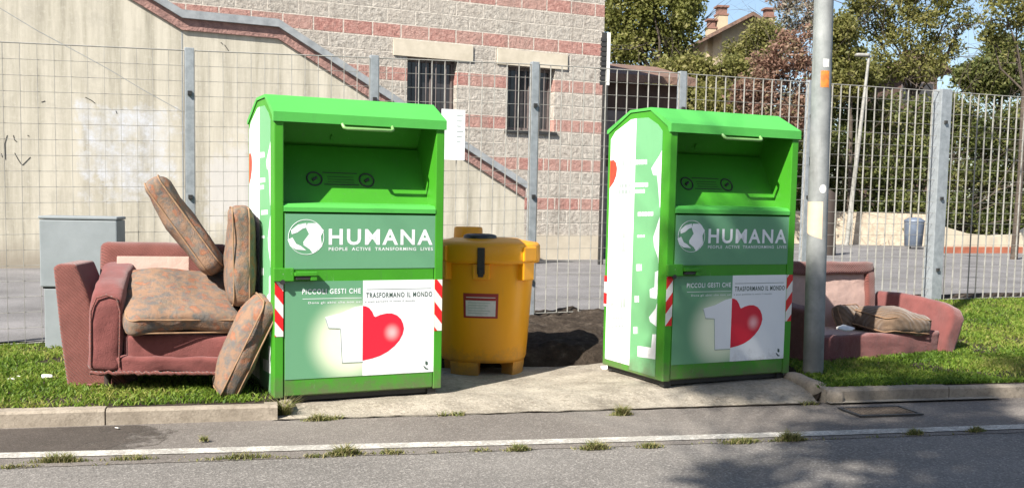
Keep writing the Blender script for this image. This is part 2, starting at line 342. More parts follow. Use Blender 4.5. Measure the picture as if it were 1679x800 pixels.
# ---------------------------------------------------------------- mesh building
class MB:
    def __init__(s): s.v = []; s.f = []; s.mi = []; s.mats = []; s.smooth = []
    def add(s, vs, fs, mat=0, smooth=False):
        o = len(s.v); s.v += [tuple(v) for v in vs]
        for f in fs: s.f.append(tuple(i+o for i in f)); s.mi.append(mat); s.smooth.append(smooth)
        return s
    def box(s, x0, x1, y0, y1, z0, z1, mat=0, T=None):
        vs = [Vector((x, y, z)) for x in (x0, x1) for y in (y0, y1) for z in (z0, z1)]
        if T is not None: vs = [T @ v for v in vs]
        return s.add(vs, [(0, 1, 3, 2), (4, 6, 7, 5), (0, 4, 5, 1), (2, 3, 7, 6), (0, 2, 6, 4), (1, 5, 7, 3)], mat)
    def prism(s, pts, a, b, axis='y', mat=0, T=None):
        # pts: 2-D outline; extruded between a and b along the axis
        def P(u, w, t): return Vector((u, t, w)) if axis == 'y' else (Vector((t, u, w)) if axis == 'x' else Vector((u, w, t)))
        n = len(pts)
        vs = [P(u, w, a) for u, w in pts] + [P(u, w, b) for u, w in pts]
        if T is not None: vs = [T @ v for v in vs]
        fs = [tuple(range(n))[::-1], tuple(range(n, 2*n))] + [(i, (i+1) % n, n+(i+1) % n, n+i) for i in range(n)]
        return s.add(vs, fs, mat)
    def tube(s, pts, r, n=10, mat=0, closed=False, smooth=True):
        pts = [Vector(p) for p in pts]; N = len(pts); rs = r if isinstance(r, (list, tuple)) else [r]*N
        vs = []; prev = None
        for i, p in enumerate(pts):
            d = (pts[(i+1) % N]-pts[i-1]) if closed else (pts[min(i+1, N-1)]-pts[max(i-1, 0)])
            d.normalize()
            if prev is None: a = d.orthogonal().normalized()
            else:
                a = prev-d*prev.dot(d)
                a = a.normalized() if a.length > 1e-6 else d.orthogonal().normalized()
            prev = a; b = d.cross(a)
            vs += [p+(a*math.cos(2*math.pi*j/n)+b*math.sin(2*math.pi*j/n))*rs[i] for j in range(n)]
        fs = []
        for i in range(N if closed else N-1):
            i2 = (i+1) % N
            for j in range(n): fs.append((i*n+j, i*n+(j+1) % n, i2*n+(j+1) % n, i2*n+j))
        s.add(vs, fs, mat, smooth)
        if not closed:
            s.add(vs[:n], [tuple(range(n))[::-1]], mat); s.add(vs[-n:], [tuple(range(n))], mat)
        return s
    def lathe(s, prof, n=48, mat=0, c=(0, 0, 0), sq=0.0):
        vs = []
        for r, z in prof:
            for j in range(n):
                t = 2*math.pi*j/n
                q = 1.0
                if sq: q = 1.0/((abs(math.cos(t))**(2+sq)+abs(math.sin(t))**(2+sq))**(1/(2+sq)))
                vs.append((c[0]+r*q*math.cos(t), c[1]+r*q*math.sin(t), c[2]+z))
        fs = [(i*n+j, i*n+(j+1) % n, (i+1)*n+(j+1) % n, (i+1)*n+j) for i in range(len(prof)-1) for j in range(n)]
        s.add(vs, fs, mat, True)
        s.add(vs[:n], [tuple(range(n))[::-1]], mat); s.add(vs[-n:], [tuple(range(n))], mat); return s
    def rbox(s, half, r, T=None, n=9, bulge=0.0, wob=0.0, seed=0, mat=0, pinch=0.0):
        hx, hy, hz = half; r = min(r, hx*.99, hy*.99, hz*.99)
        verts = {}; vs = []; fs = []
        def vid(p):
            key = tuple(round(c, 5) for c in p)
            if key in verts: return verts[key]
            q = Vector((p[0]*hx, p[1]*hy, p[2]*hz))
            inner = Vector((max(-hx+r, min(hx-r, q.x)), max(-hy+r, min(hy-r, q.y)), max(-hz+r, min(hz-r, q.z))))
            d = q-inner
            if d.length > 1e-9: q = inner+d.normalized()*r
            u, v = q.x/hx, q.y/hy
            if bulge: q.z *= (1-bulge)+bulge*2*(1-u*u*.8)*(1-v*v*.8)*.9
            if pinch: q.x *= 1-pinch*(1-v*v)*.5; q.y *= 1-pinch*(1-u*u)*.5
            if wob:
                nn = noise.noise_vector(q*4.5+Vector((seed*3.1, seed*1.7, seed))); q += nn*wob
                q += noise.noise_vector(q*13+Vector((seed, seed, 2*seed)))*wob*.35
            if T is not None: q = T @ q
            verts[key] = len(vs); vs.append(q); return verts[key]
        L = [math.sin((i/n-.5)*math.pi*.999)/math.sin(.4995*math.pi)*.35+(i/n*2-1)*.65 for i in range(n+1)]
        for ax in range(3):
            for sg in (-1, 1):
                for i in range(n):
                    for j in range(n):
                        q = []
                        for (a, b) in ((i, j), (i+1, j), (i+1, j+1), (i, j+1)):
                            p = [0, 0, 0]; p[ax] = sg; p[(ax+1) % 3] = L[a]; p[(ax+2) % 3] = L[b]; q.append(vid(p))
                        fs.append(tuple(q) if sg > 0 else tuple(q[::-1]))
        return s.add(vs, fs, mat, True)
    def build(s, name, mats, parent=None, bevel=0, loc=None, seg=2):
        me = bpy.data.meshes.new(name); me.from_pydata(s.v, [], s.f)
        if not isinstance(mats, (list, tuple)): mats = [mats]
        for m in mats: me.materials.append(m)
        me.polygons.foreach_set('material_index', s.mi); me.polygons.foreach_set('use_smooth', s.smooth)
        me.update()
        if bevel:
            bm = bmesh.new(); bm.from_mesh(me); bmesh.ops.remove_doubles(bm, verts=bm.verts, dist=1e-5)
            ed = [e for e in bm.edges if len(e.link_faces) == 2 and e.calc_face_angle(0) > .5]
            bmesh.ops.bevel(bm, geom=ed, offset=bevel, segments=seg, affect='EDGES', profile=.6, clamp_overlap=True)
            bm.to_mesh(me); bm.free()
            if seg > 2:
                me.polygons.foreach_set('use_smooth', [True]*len(me.polygons)); me.set_sharp_from_angle(angle=R(50))
        o = bpy.data.objects.new(name, me); col.objects.link(o)
        if parent is not None: o.parent = parent
        if loc is not None: o.location = loc
        return o
def tag(o, label=None, cat=None, group=None, kind=None):
    if label: o['label'] = label
    if cat: o['category'] = cat
    if group: o['group'] = group
    if kind: o['kind'] = kind
    return o
def empty(name, loc, rz=0.0, label=None, cat=None, group=None):
    o = bpy.data.objects.new(name, None); col.objects.link(o); o.location = loc; o.rotation_euler = (0, 0, rz)
    o.empty_display_size = .1
    return tag(o, label, cat, group)
def kids(o): return [c for c in bpy.data.objects if c.parent == o]
def copy_tree(o, parent=None):
    c = o.copy(); col.objects.link(c); c.parent = parent
    for ch in kids(o): copy_tree(ch, c)
    return c
def axes(o, a, b, c):
    return Matrix.Translation(o) @ Matrix((a, b, c)).transposed().to_4x4()
def text_geo(s, bold=.0):
    cu = bpy.data.curves.new('lettering', 'FONT'); cu.body = s; cu.size = 1.0; cu.offset = bold; cu.space_character = 1.2; cu.resolution_u = 3
    ob = bpy.data.objects.new('lettering', cu); col.objects.link(ob)
    dg = bpy.context.evaluated_depsgraph_get(); dg.update()
    me = bpy.data.meshes.new_from_object(ob.evaluated_get(dg))
    vs = [v.co.copy() for v in me.vertices]; fs = [tuple(p.vertices) for p in me.polygons]
    bpy.data.objects.remove(ob); bpy.data.curves.remove(cu); bpy.data.meshes.remove(me)
    return vs, fs
def add_text(mb, s, x0, x1, z0, z1, y, bold=.0, mat=0):
    vs, fs = text_geo(s, bold)
    ax, bx = min(v.x for v in vs), max(v.x for v in vs); az, bz = min(v.y for v in vs), max(v.y for v in vs)
    out = [(x0+(v.x-ax)/(bx-ax)*(x1-x0), y, z0+(v.y-az)/(bz-az)*(z1-z0)) for v in vs]
    mb.add(out, fs, mat)
def flat(mb, pts, y, t=.0012, mat=0):   # thin printed shape standing in the local x-z plane
    mb.prism(pts, y, y+t, 'y', mat)

# ---------------------------------------------------------------- ground levels
def kerbY(X): return 6.53+.245*X
def fenceY(X): return 10.05+.408*X
def fence_z(X): return float(np.interp(X, [-6, -4, .5, 5.7, 9], [.05, .06, .225, .27, .29]))
def padback(X): return 8.02+.18*X
PADL, PADR = -1.47, 2.2
def sstep(a, b, x):
    t = max(0.0, min(1.0, (x-a)/(b-a))); return t*t*(3-2*t)
def padz(X, Y):
    d = Y-kerbY(X)
    return -.044+.044*sstep(-.02, .35, d)+.035*sstep(.3, .95, X)*sstep(.1, .5, d)
def vergez(X, Y):
    d = Y-kerbY(X); D = fenceY(X)-kerbY(X); t = max(0.0, min(1.25, d/D))
    z = .05+(fence_z(X)-.05)*t**2.0
    nz = noise.noise(Vector((X*2.1, Y*2.1, 0)))*.018
    inpad = sstep(PADL-.04, PADL+.04, X)*(1-sstep(PADR-.04, PADR+.04, X))
    if inpad > 0:
        b = sstep(-.05, .32, Y-padback(X)); lump = (noise.noise(Vector((X*4, Y*4, 3)))*.06+noise.noise(Vector((X*13, Y*13, 5)))*.03+noise.noise(Vector((X*30, Y*30, 8)))*.012)*b
        zp = -.12+(.12+(fence_z(X)-.01)*(.5+.5*t))*b+lump*.8
        z = z*(1-inpad)+zp*inpad
    return z+nz*t

def quad_sheet(name, pts, mat, z=None, sub=0):
    mb = MB(); vs = [Vector(p) if len(p) == 3 else Vector((p[0], p[1], z)) for p in pts]
    mb.add(vs, [tuple(range(len(vs)))]); o = mb.build(name, mat); tag(o, kind='structure'); return o

ZR = -.05
def polyline_strip(name, line, w0, w1, z, mat):
    # strip along a list of (x, y); w0/w1 offsets to either side
    mb = MB(); vs = []; n = len(line)
    for i, p in enumerate(line):
        a = Vector(line[max(i-1, 0)]); b = Vector(line[min(i+1, n-1)]); d = (b-a).normalized(); nn = Vector((-d.y, d.x))
        vs += [(p[0]+nn.x*w0, p[1]+nn.y*w0, z), (p[0]+nn.x*w1, p[1]+nn.y*w1, z)]
    mb.add(vs, [(2*i, 2*i+2, 2*i+3, 2*i+1) for i in range(n-1)])
    o = mb.build(name, mat); tag(o, kind='structure'); return o

# one sheet of terrain out to the horizon, roads lie on it
quad_sheet('ground', [(-1500, -400), (1500, -400), (1500, 2500), (-1500, 2500)], M['soil'], -.16)
XS = [-60, -30, -12, -6, -4, -3, -2, -1, 0, 1, 2, 3, 4, 6, 12, 30, 60]
def edgeY(X): return 5.52+.228*X
mb = MB(); vs = []
for X in XS: vs += [(X, -60, ZR), (X, kerbY(X)+.1, ZR)]
mb.add(vs, [(2*i, 2*i+2, 2*i+3, 2*i+1) for i in range(len(XS)-1)])
tag(mb.build('road', M['asphalt']), kind='structure')
# margin strip of older asphalt between the crack and the kerb, with a slightly ragged outer edge
mb = MB(); vs = []; n = 900
for i in range(n+1):
    X = -12+24*i/n
    vs += [(X, edgeY(X)+noise.noise(Vector((X*3, 1, 0)))*.02+noise.noise(Vector((X*11, 1, 0)))*.012+noise.noise(Vector((X*37, 1, 0)))*.007, ZR+.003), (X, kerbY(X)+.09, ZR+.003)]
mb.add(vs, [(2*i, 2*i+2, 2*i+3, 2*i+1) for i in range(n)])
tag(mb.build('road_margin', M['asphalt_old']), kind='structure')
# darker repair at the left and the white edge line
mb = MB(); vs = []; n = 240
for i in range(n+1):
    X = -7+(5.06)*i/n; k_ = max(0, (i-n+14)/14)
    lo = 5.77+.215*X+noise.noise(Vector((X*4, 5, 0)))*.03+noise.noise(Vector((X*23, 5, 0)))*.012; hi = kerbY(X)-.03
    m_ = .5*(lo+hi); lo, hi = lo+(m_-lo)*k_*.35+noise.noise(Vector((X*60, 2, 0)))*.03*k_, hi+(m_-hi)*k_*.45
    vs += [(X+noise.noise(Vector((X, 9, 0)))*.05, lo, ZR+.0055), (X, hi, ZR+.0055)]
mb.add(vs, [(2*i, 2*i+2, 2*i+3, 2*i+1) for i in range(n)])
tag(mb.build('asphalt_patch', M['asphalt_dark']), kind='structure')
lp = [g(px, py, ZR) for px, py in ((0, 748), (200, 743), (400, 738), (600, 732.5), (800, 727.5), (1000, 722), (1200, 716), (1400, 709.5), (1679, 700))]
line = [(lp[0].x-3, lp[0].y-.6)]+[(p.x, p.y) for p in lp]+[(lp[-1].x+3, lp[-1].y+.68)]
polyline_strip('edge_line', line, -.062, .055, ZR+.0075, M['line'])
polyline_strip('gutter_strip', [(x, kerbY(x)-.045) for x in (2.25, 2.7, 3.1, 3.62)], -.035, .04, ZR+.02, M['pad'])

mb = MB(); vs = []; n = 150
for i in range(n+1):
    X = PADL+.03+(PADR-PADL-.02)*i/n; w = .006+.012*max(0, noise.noise(Vector((X*9, 4, 1))))+.012*max(0, X/2.2)
    y = kerbY(X)-.022+noise.noise(Vector((X*5, 0, 0)))*.025+noise.noise(Vector((X*17, 3, 0)))*.014
    vs += [(X, y-w, ZR+.0115), (X, y+w, ZR+.0115)]
mb.add(vs, [(2*i, 2*i+2, 2*i+3, 2*i+1) for i in range(n)])
tag(mb.build('pad_joint', M['soil']), kind='structure')
# verge terrain grid
def grid(name, x0, x1, nx, yf0, yf1, ny, zf, mat, skip=None):
    mb = MB(); vs = []
    for i in range(nx+1):
        X = x0+(x1-x0)*i/nx; a, b = yf0(X), yf1(X)
        for j in range(ny+1):
            Y = a+(b-a)*j/ny; vs.append((X, Y, zf(X, Y)))
    fs = [(i*(ny+1)+j, (i+1)*(ny+1)+j, (i+1)*(ny+1)+j+1, i*(ny+1)+j+1) for i in range(nx) for j in range(ny)]
    mb.add(vs, fs, 0, True); o = mb.build(name, mat); tag(o, kind='structure'); return o
grid('verge', -9, 11, 400, lambda X: kerbY(X)+.06, lambda X: fenceY(X)+.35, 90, vergez, M['soil'])
grid('concrete_pad', PADL, PADR, 120, lambda X: kerbY(X)-.02+noise.noise(Vector((X*5, 0, 0)))*.025, lambda X: padback(X)+.08, 60,
     lambda X, Y: padz(X, Y)+noise.noise(Vector((X*6, Y*6, 0)))*.006, M['pad'])
grid('back_road', -60, 60, 60, lambda X: fenceY(max(-9, min(11, X)))+.12, lambda X: 75, 20, lambda X, Y: .075, M['asphalt_back'])

# kerbs: stones set end to end
def kerb(x0, x1, name):
    mb = MB(); n = max(1, round((x1-x0)/.98)); L = (x1-x0)/n
    for i in range(n):
        a, b = x0+i*L+.004, x0+(i+1)*L-.004
        prof = [(0, -.15), (0, .035), (.012, .05), (.1, .053), (.108, .04), (.108, -.15)]
        A = Vector((a, kerbY(a), 0)); B = Vector((b, kerbY(b), 0)); nn = Vector((-(B-A).y, (B-A).x, 0)).normalized()
        dz = random.uniform(-.004, .004)
        va = [A+nn*u+Vector((0, 0, w+dz)) for u, w in prof]; vb = [B+nn*u+Vector((0, 0, w+dz)) for u, w in prof]
        m_ = len(prof)
        mb.add(va+vb, [tuple(range(m_)), tuple(range(m_, 2*m_))[::-1]]+[(q, m_+q, m_+(q+1) % m_, (q+1) % m_) for q in range(m_)])
    tag(mb.build(name, M['kerb']), kind='structure')
kerb(-8.3, -1.44, 'kerb'); kerb(2.25, 10.1, 'kerb')
# returning kerb pieces at both sides of the dropped pad
mb = MB()
T = Matrix.Translation((2.23, 7.36, .0)) @ Matrix.Rotation(R(108), 4, 'Z') @ Matrix.Rotation(R(-4), 4, 'Y')
mb.rbox((.33, .065, .075), .05, T, 8, wob=.012, seed=3)
T = Matrix.Translation((-1.47, 6.5, -.03)) @ Matrix.Rotation(R(105), 4, 'Z')
mb.rbox((.22, .045, .065), .025, T, 8, wob=.008, seed=5)
tag(mb.build('kerb_return', M['kerb']), kind='structure')

# ---------------------------------------------------------------- leaves and grass
def leaf_mesh(name, P, N, size, tint, mat, parent=None, aspect=.55, loc=None):
    """P (n,3) centres, N (n,3) facing, size (n,), tint (n,)"""
    n = len(P)
    a = np.cross(N, rng.normal(size=(n, 3))); a /= np.linalg.norm(a, axis=1)[:, None]+1e-9
    b = np.cross(N, a); b /= np.linalg.norm(b, axis=1)[:, None]+1e-9
    s = size[:, None]
    v = np.empty((n, 4, 3)); v[:, 0] = P-a*s*.5; v[:, 1] = P+b*s*.5*aspect+N*s*.06; v[:, 2] = P+a*s*.5; v[:, 3] = P-b*s*.5*aspect+N*s*.06
    me = bpy.data.meshes.new(name)
    me.vertices.add(n*4); me.vertices.foreach_set('co', v.reshape(-1))
    me.loops.add(n*4); me.loops.foreach_set('vertex_index', np.arange(n*4, dtype=np.int32))
    me.polygons.add(n); me.polygons.foreach_set('loop_start', np.arange(0, n*4, 4, dtype=np.int32))
    at = me.attributes.new('tint', 'FLOAT', 'FACE'); at.data.foreach_set('value', tint.astype(np.float32))
    me.materials.append(mat); me.update(calc_edges=True)
    o = bpy.data.objects.new(name, me); col.objects.link(o)
    if parent is not None: o.parent = parent
    if loc is not None: o.location = loc
    return o
def blades(name, pts, h, w, lean, mat, tint=None, kind=None):
    """grass: each blade a bent strip of two quads-worth (one quad + tip triangle)"""
    n = len(pts); P = np.asarray(pts, float)
    th = rng.uniform(0, 2*np.pi, n); wv = np.stack([np.cos(th), np.sin(th), np.zeros(n)], 1)
    ld = rng.uniform(0, 2*np.pi, n); lv = np.stack([np.cos(ld), np.sin(ld), np.zeros(n)], 1)*(lean*h*rng.uniform(.2, 1, n))[:, None]
    up = np.array([0, 0, 1.0])
    mid = P+up*(h*.55)[:, None]+lv*.35; tip = P+up*(h*(1-.25*rng.random(n)))[:, None]+lv
    ww = wv*(w*.5)[:, None]
    v = np.stack([P-ww, P+ww, mid+ww*.8, mid-ww*.8, tip], 1).reshape(-1, 3)
    me = bpy.data.meshes.new(name); me.vertices.add(n*5); me.vertices.foreach_set('co', v.reshape(-1))
    base = (np.arange(n)*5)[:, None]
    li = np.concatenate([base+np.array([0, 1, 2, 3]), base+np.array([3, 2, 4])], 1).reshape(-1).astype(np.int32)
    me.loops.add(len(li)); me.loops.foreach_set('vertex_index', li)
    ls = np.stack([np.arange(n)*7, np.arange(n)*7+4], 1).reshape(-1).astype(np.int32)
    me.polygons.add(2*n); me.polygons.foreach_set('loop_start', ls)
    at = me.attributes.new('tint', 'FLOAT', 'FACE')
    t = rng.random(n) if tint is None else tint
    at.data.foreach_set('value', np.repeat(t, 2).astype(np.float32))
    me.materials.append(mat); me.update(calc_edges=True)
    o = bpy.data.objects.new(name, me); col.objects.link(o)
    if kind: o['kind'] = kind
    return o
def grass_area(name, x0, x1, n, edge):
    pts = []; tn = []; hs = []
    while len(pts) < n:
        X = random.uniform(x0, x1); a, b = kerbY(X)+.09, fenceY(X)-.05
        Y = a+(b-a)*random.random()**edge
        if PADL-.03-.12*random.random() < X < PADR+.02+.1*random.random() and Y < padback(X)+.6: continue
        d = noise.noise(Vector((X*2.2, Y*2.2, 7)))
        if d < -.32 and random.random() < .75: continue
        pts.append((X, Y, vergez(X, Y)-.004))
        tn.append(min(1, max(0,   .5+.6*noise.noise(Vector((X*1.3, Y*1.3, 2)))+random.gauss(0, .22))))
        hs.append(.018+.026*random.random()+.02*max(0, d))
    return blades(name, pts, np.array(hs)*1.0, np.full(n, .008)+rng.random(n)*.006, 1.3, M['grass'], np.array(tn), 'stuff')
grass_area('grass', -5.2, PADL, 42000, 1.0)
grass_area('grass', PADR, 7.4, 85000, 1.35)
# ---------------------------------------------------------------- stair wall
stair = empty('stair_wall', P0W, YAWW, 'cream rendered concrete stair parapet with sloping grey and pink coping', 'wall')
def PW(px, py): return onplane(px, py, P0W, YAWW)
top = [PW(215, 0), PW(298, 50), PW(455, 64), PW(860, 325)]
d0 = ((top[0][0]-top[1][0]), (top[0][1]-top[1][1]))
top = [(top[0][0]+d0[0]*2.6, top[0][1]+d0[1]*2.6)]+top
uend = top[-1][0]
left = top[0][0]-3
pts = [(left, -.3), (uend, -.3)]+[p for p in top[::-1]]+[(left, top[0][1])]
mb = MB(); mb.prism(pts, 0, .3, 'y'); mb.build('wall', M['wall'], stair)
def offset_band(poly, lo, hi, y0, y1, name, mat):
    mb = MB(); n = len(poly)
    for i in range(n-1):
        (a, za), (b, zb) = poly[i], poly[i+1]
        mb.prism([(a, za+lo), (b, zb+lo), (b, zb+hi), (a, za+hi)], y0, y1, 'y')
    return mb.build(name, mat, stair)
offset_band([(left, top[0][1])]+top, .0, .2, -.05, .34, 'brick_band', M['band'])
offset_band([(left, top[0][1])]+top, .2, .34, -.12, .42, 'coping', M['coping'])
# vertical joint and hairline crack as fine grooves standing slightly proud
mb = MB()
ju = PW(300, 300)[0]
mb.box(ju-.008, ju+.008, -.004, 0, .0, top[2][1]-.02)
mb.build('joint', M['coping'], stair)
mb = MB(); cp = [PW(-20, 2), PW(60, 50), PW(140, 93), PW(180, 115), PW(235, 148), PW(300, 184)]
for i in range(len(cp)-1):
    (a, za), (b, zb) = cp[i], cp[i+1]; mb.prism([(a, za-.005), (b, zb-.005), (b, zb+.005), (a, za+.005)], -.003, 0, 'y')
mb.build('crack', M['coping'], stair)
mb = MB()
def stroke(pix, w=.018):
    q = [PW(*p) for p in pix]
    for i in range(len(q)-1):
        (a, za), (b, zb) = q[i], q[i+1]; d = Vector((b-a, zb-za)).normalized(); nx, nz = -d.y*w/2, d.x*w/2
        mb.prism([(a+nx, za+nz), (b+nx, zb+nz), (b-nx, zb-nz), (a-nx, za-nz)], -.004-.0006*i, 0, 'y')
for st in ([(12, 222), (8, 236), (9, 262)], [(22, 222), (24, 230), (28, 233)], [(24, 251), (30, 262), (36, 271)], [(50, 258), (43, 265), (37, 271)], [(2, 252), (4, 258)],
           [(362, 70), (366, 74)], [(368, 74), (375, 84)], [(45, 222), (48, 224)], [(190, 182), (192, 187)], [(68, 168), (74, 166)], [(140, 160), (150, 165), (156, 170)]):
    stroke(st, .013)
mb.build('graffiti', M['dark'], stair)

# ---------------------------------------------------------------- block building
P0B = (-8.35, 18.8, 0.0)
bld = empty('block_building', P0B, YAWW, 'building of grey split-face blocks with pink courses and two dark windows', 'building')
def PB(px, py): return onplane(px, py, P0B, YAWW)
uR = PB(985, 260)[0]; HB = 8.2; uL = -6.0
ops = []
for (xa, ya, xb, yb) in ((668, 93, 748, 205), (833, 107, 908, 217)):
    a = PB(xa, ya); b = PB(xb, yb); top_z = .5*(PB(xa, ya)[1]+PB(xb, ya+7)[1])
    ops.append((a[0], b[0], b[1], top_z))
ZP = PB(930, 386)[1]
xs = sorted({uL, uR, *[o[0] for o in ops], *[o[1] for o in ops]}); zs = sorted({ZP, HB, *[o[2] for o in ops], *[o[3] for o in ops]})
mb = MB()
for i in range(len(xs)-1):
    for j in range(len(zs)-1):
        cx, cz = .5*(xs[i]+xs[i+1]), .5*(zs[j]+zs[j+1])
        if any(o[0] < cx < o[1] and o[2] < cz < o[3] for o in ops): continue
        mb.add([(xs[i], 0, zs[j]), (xs[i+1], 0, zs[j]), (xs[i+1], 0, zs[j+1]), (xs[i], 0, zs[j+1])], [(0, 1, 2, 3)])
for (a, b, c, d) in ops:
    D = .28
    mb.add([(a, 0, c), (a, D, c), (a, D, d), (a, 0, d)], [(0, 1, 2, 3)]); mb.add([(b, 0, c), (b, D, c), (b, D, d), (b, 0, d)], [(3, 2, 1, 0)])
    mb.add([(a, 0, c), (b, 0, c), (b, D, c), (a, D, c)], [(0, 1, 2, 3)]); mb.add([(a, 0, d), (b, 0, d), (b, D, d), (a, D, d)], [(3, 2, 1, 0)])
mb.add([(uR, 0, ZP), (uR, 9, ZP), (uR, 9, HB), (uR, 0, HB)], [(0, 1, 2, 3)])
mb.add([(uL, 0, ZP), (uL, 9, ZP), (uL, 9, HB), (uL, 0, HB)], [(3, 2, 1, 0)])
mb.add([(uL, 9, ZP), (uR, 9, ZP), (uR, 9, HB), (uL, 9, HB)], [(3, 2, 1, 0)])
mb.add([(uL, 0, HB), (uR, 0, HB), (uR, 9, HB), (uL, 9, HB)], [(0, 1, 2, 3)])
mb.build('wall', M['block'], bld)
MB().box(uL, uR+.03, -.035, 9, -.2, ZP).build('plinth', M['plinth'], bld)
for (xa, ya, xb, yb), (a, b, c, d) in zip(((645, 67, 775, 99), (815, 82, 930, 111)), ops):
    l0 = PB(xa, ya+12)[0]; l1 = PB(xb, yb-10)[0]
    zc = .5*(PB(xa, ya)[1]+PB(xa, ya+22)[1])
    MB().box(l0, l1, -.03, .1, d+.005, d+.34).build('lintel', M['lintel'], bld)
    w = MB()
    w.box(a, b, .2, .26, c, c+.07); w.box(a, b, .2, .26, d-.07, d); w.box(a, a+.07, .2, .26, c+.07, d-.07); w.box(b-.07, b, .2, .26, c+.07, d-.07)
    m_ = a+(b-a)*.55
    w.box(m_-.04, m_+.04, .19, .26, c+.07, d-.07)
    wo = w.build('window', M['windowframe'], bld)
    MB().box(a+.07, b-.07, .235, .245, c+.07, d-.07).build('pane', M['glassdark'], wo)
    r_ = MB()
    for q in range(1, 5):
        x = a+(b-a)*q/5; r_.tube([(x, .08, c), (x, .08, d)], .012, 6)
    r_.build('grille', M['windowframe'], wo)
    MB().box(a-.06, b+.06, -.05, .2, c-.07, c-.003).build('sill', M['dark'], wo)

# low pole and narrow louvred panel by the building corner
c_ = aty(993, 145, 21.5)
lv = empty('louvre_panel', (c_.x, c_.y, .075), .25, 'narrow white framed black louvred panel standing at the block building corner', 'panel')
zt = aty(993, 60, 21.5).z; zb = aty(993, 146, 21.5).z
mb = MB(); mb.box(.0, .07, -.03, .03, zb, zt); mb.build('frame', M['sticker_white'], lv)
mb = MB()
q = zb
while q < zt-.1: mb.box(-.13, -.004, -.025, .025, q, q+.075); q += .1
mb.box(-.11, -.004, -.012, .012, zb, zt); mb.build('louvre', M['dark'], lv)
MB().box(-.06, .04, -.04, .04, 0, zb-.004).build('post', M['dark'], lv)

# ---------------------------------------------------------------- fence
FD = Vector((1, .408, 0)).normalized(); FYAW = math.atan2(.408, 1)
F0 = Vector((-5.4, fenceY(-5.4), 0))
fence = empty('grille_fence', F0, FYAW, 'tall galvanised steel grille fence on slim posts behind the dumped sofas', 'fence')
def fu(px):
    d = ray(px, 340); n = Vector((-FD.y, FD.x, 0)); t = (F0-CAM).dot(n)/d.dot(n); return (CAM+d*t-F0).dot(FD)
pu = [fu(-30)-.0, fu(312), fu(612), fu(873), fu(1113), fu(1322), fu(1537), fu(1537)+1.75, fu(1537)+3.5]
def fX(u): return F0.x+FD.x*u
PH = 2.48
for i, u in enumerate(pu):
    zb = vergez(fX(u), fenceY(fX(u)))-.1; zt = fence_z(fX(u))+PH+.035
    mb = MB()
    if i == 6: mb.box(u-.07, u+.09, -.05, .11, zb, zt)
    else: mb.box(u-.04, u+.04, -.012, .05, zb, zt)
    p = mb.build('post', M['galv'], fence, bevel=.006)
    if i == 6: p['label'] = 'thick square galvanised post at right'
    # clamp bolts
    for zz in (.35, 1.2, 2.1):
        c = MB(); c.box(u-.018, u+.018, -.075 if i == 6 else -.036, -.052 if i == 6 else -.014, zb+.1+zz, zb+.1+zz+.036)
        c.build('clamp', M['dark'], p)
for i in range(len(pu)-1):
    a, b = pu[i]+.045, pu[i+1]-.045
    za, zb = fence_z(fX(a))+.01, fence_z(fX(b))+.01
    mb = MB(); n = round((b-a)/.124); st = (b-a)/n
    for q in range(n+1):
        u = a+st*q; z0_ = za+(zb-za)*(u-a)/(b-a)
        j = random.uniform(-.002, .002)
        mb.box(u-.0016+j, u+.0016+j, -.01, .01, z0_, z0_+PH)
    nr = 19
    for q in range(nr+1):
        dz = PH*q/nr
        mb.tube([(a, 0, za+dz), (b, 0, zb+dz)],   .0024 if 0 < q < nr else .0055, 5)
    mb.build('grille_panel', M['bars'], fence)
# white notice on the fence
sg = empty('notice_board', F0+FD*fu(742), FYAW, 'blank looking white notice board hung on the fence beside the left container', 'sign')
zt, zb = aty(745, 181, 9.85).z, aty(745, 263, 9.85).z
MB().box(-.13, .105, -.03, -.016, zb, zt).build('board', M['white_print'], sg)
mb = MB()
for q in range(6): mb.box(.02, .085-.012*(q % 3), -.0315, -.0304, zt-.06-.05*q, zt-.052-.05*q)
mb.build('printed_lines', M['grey_ink'], sg)

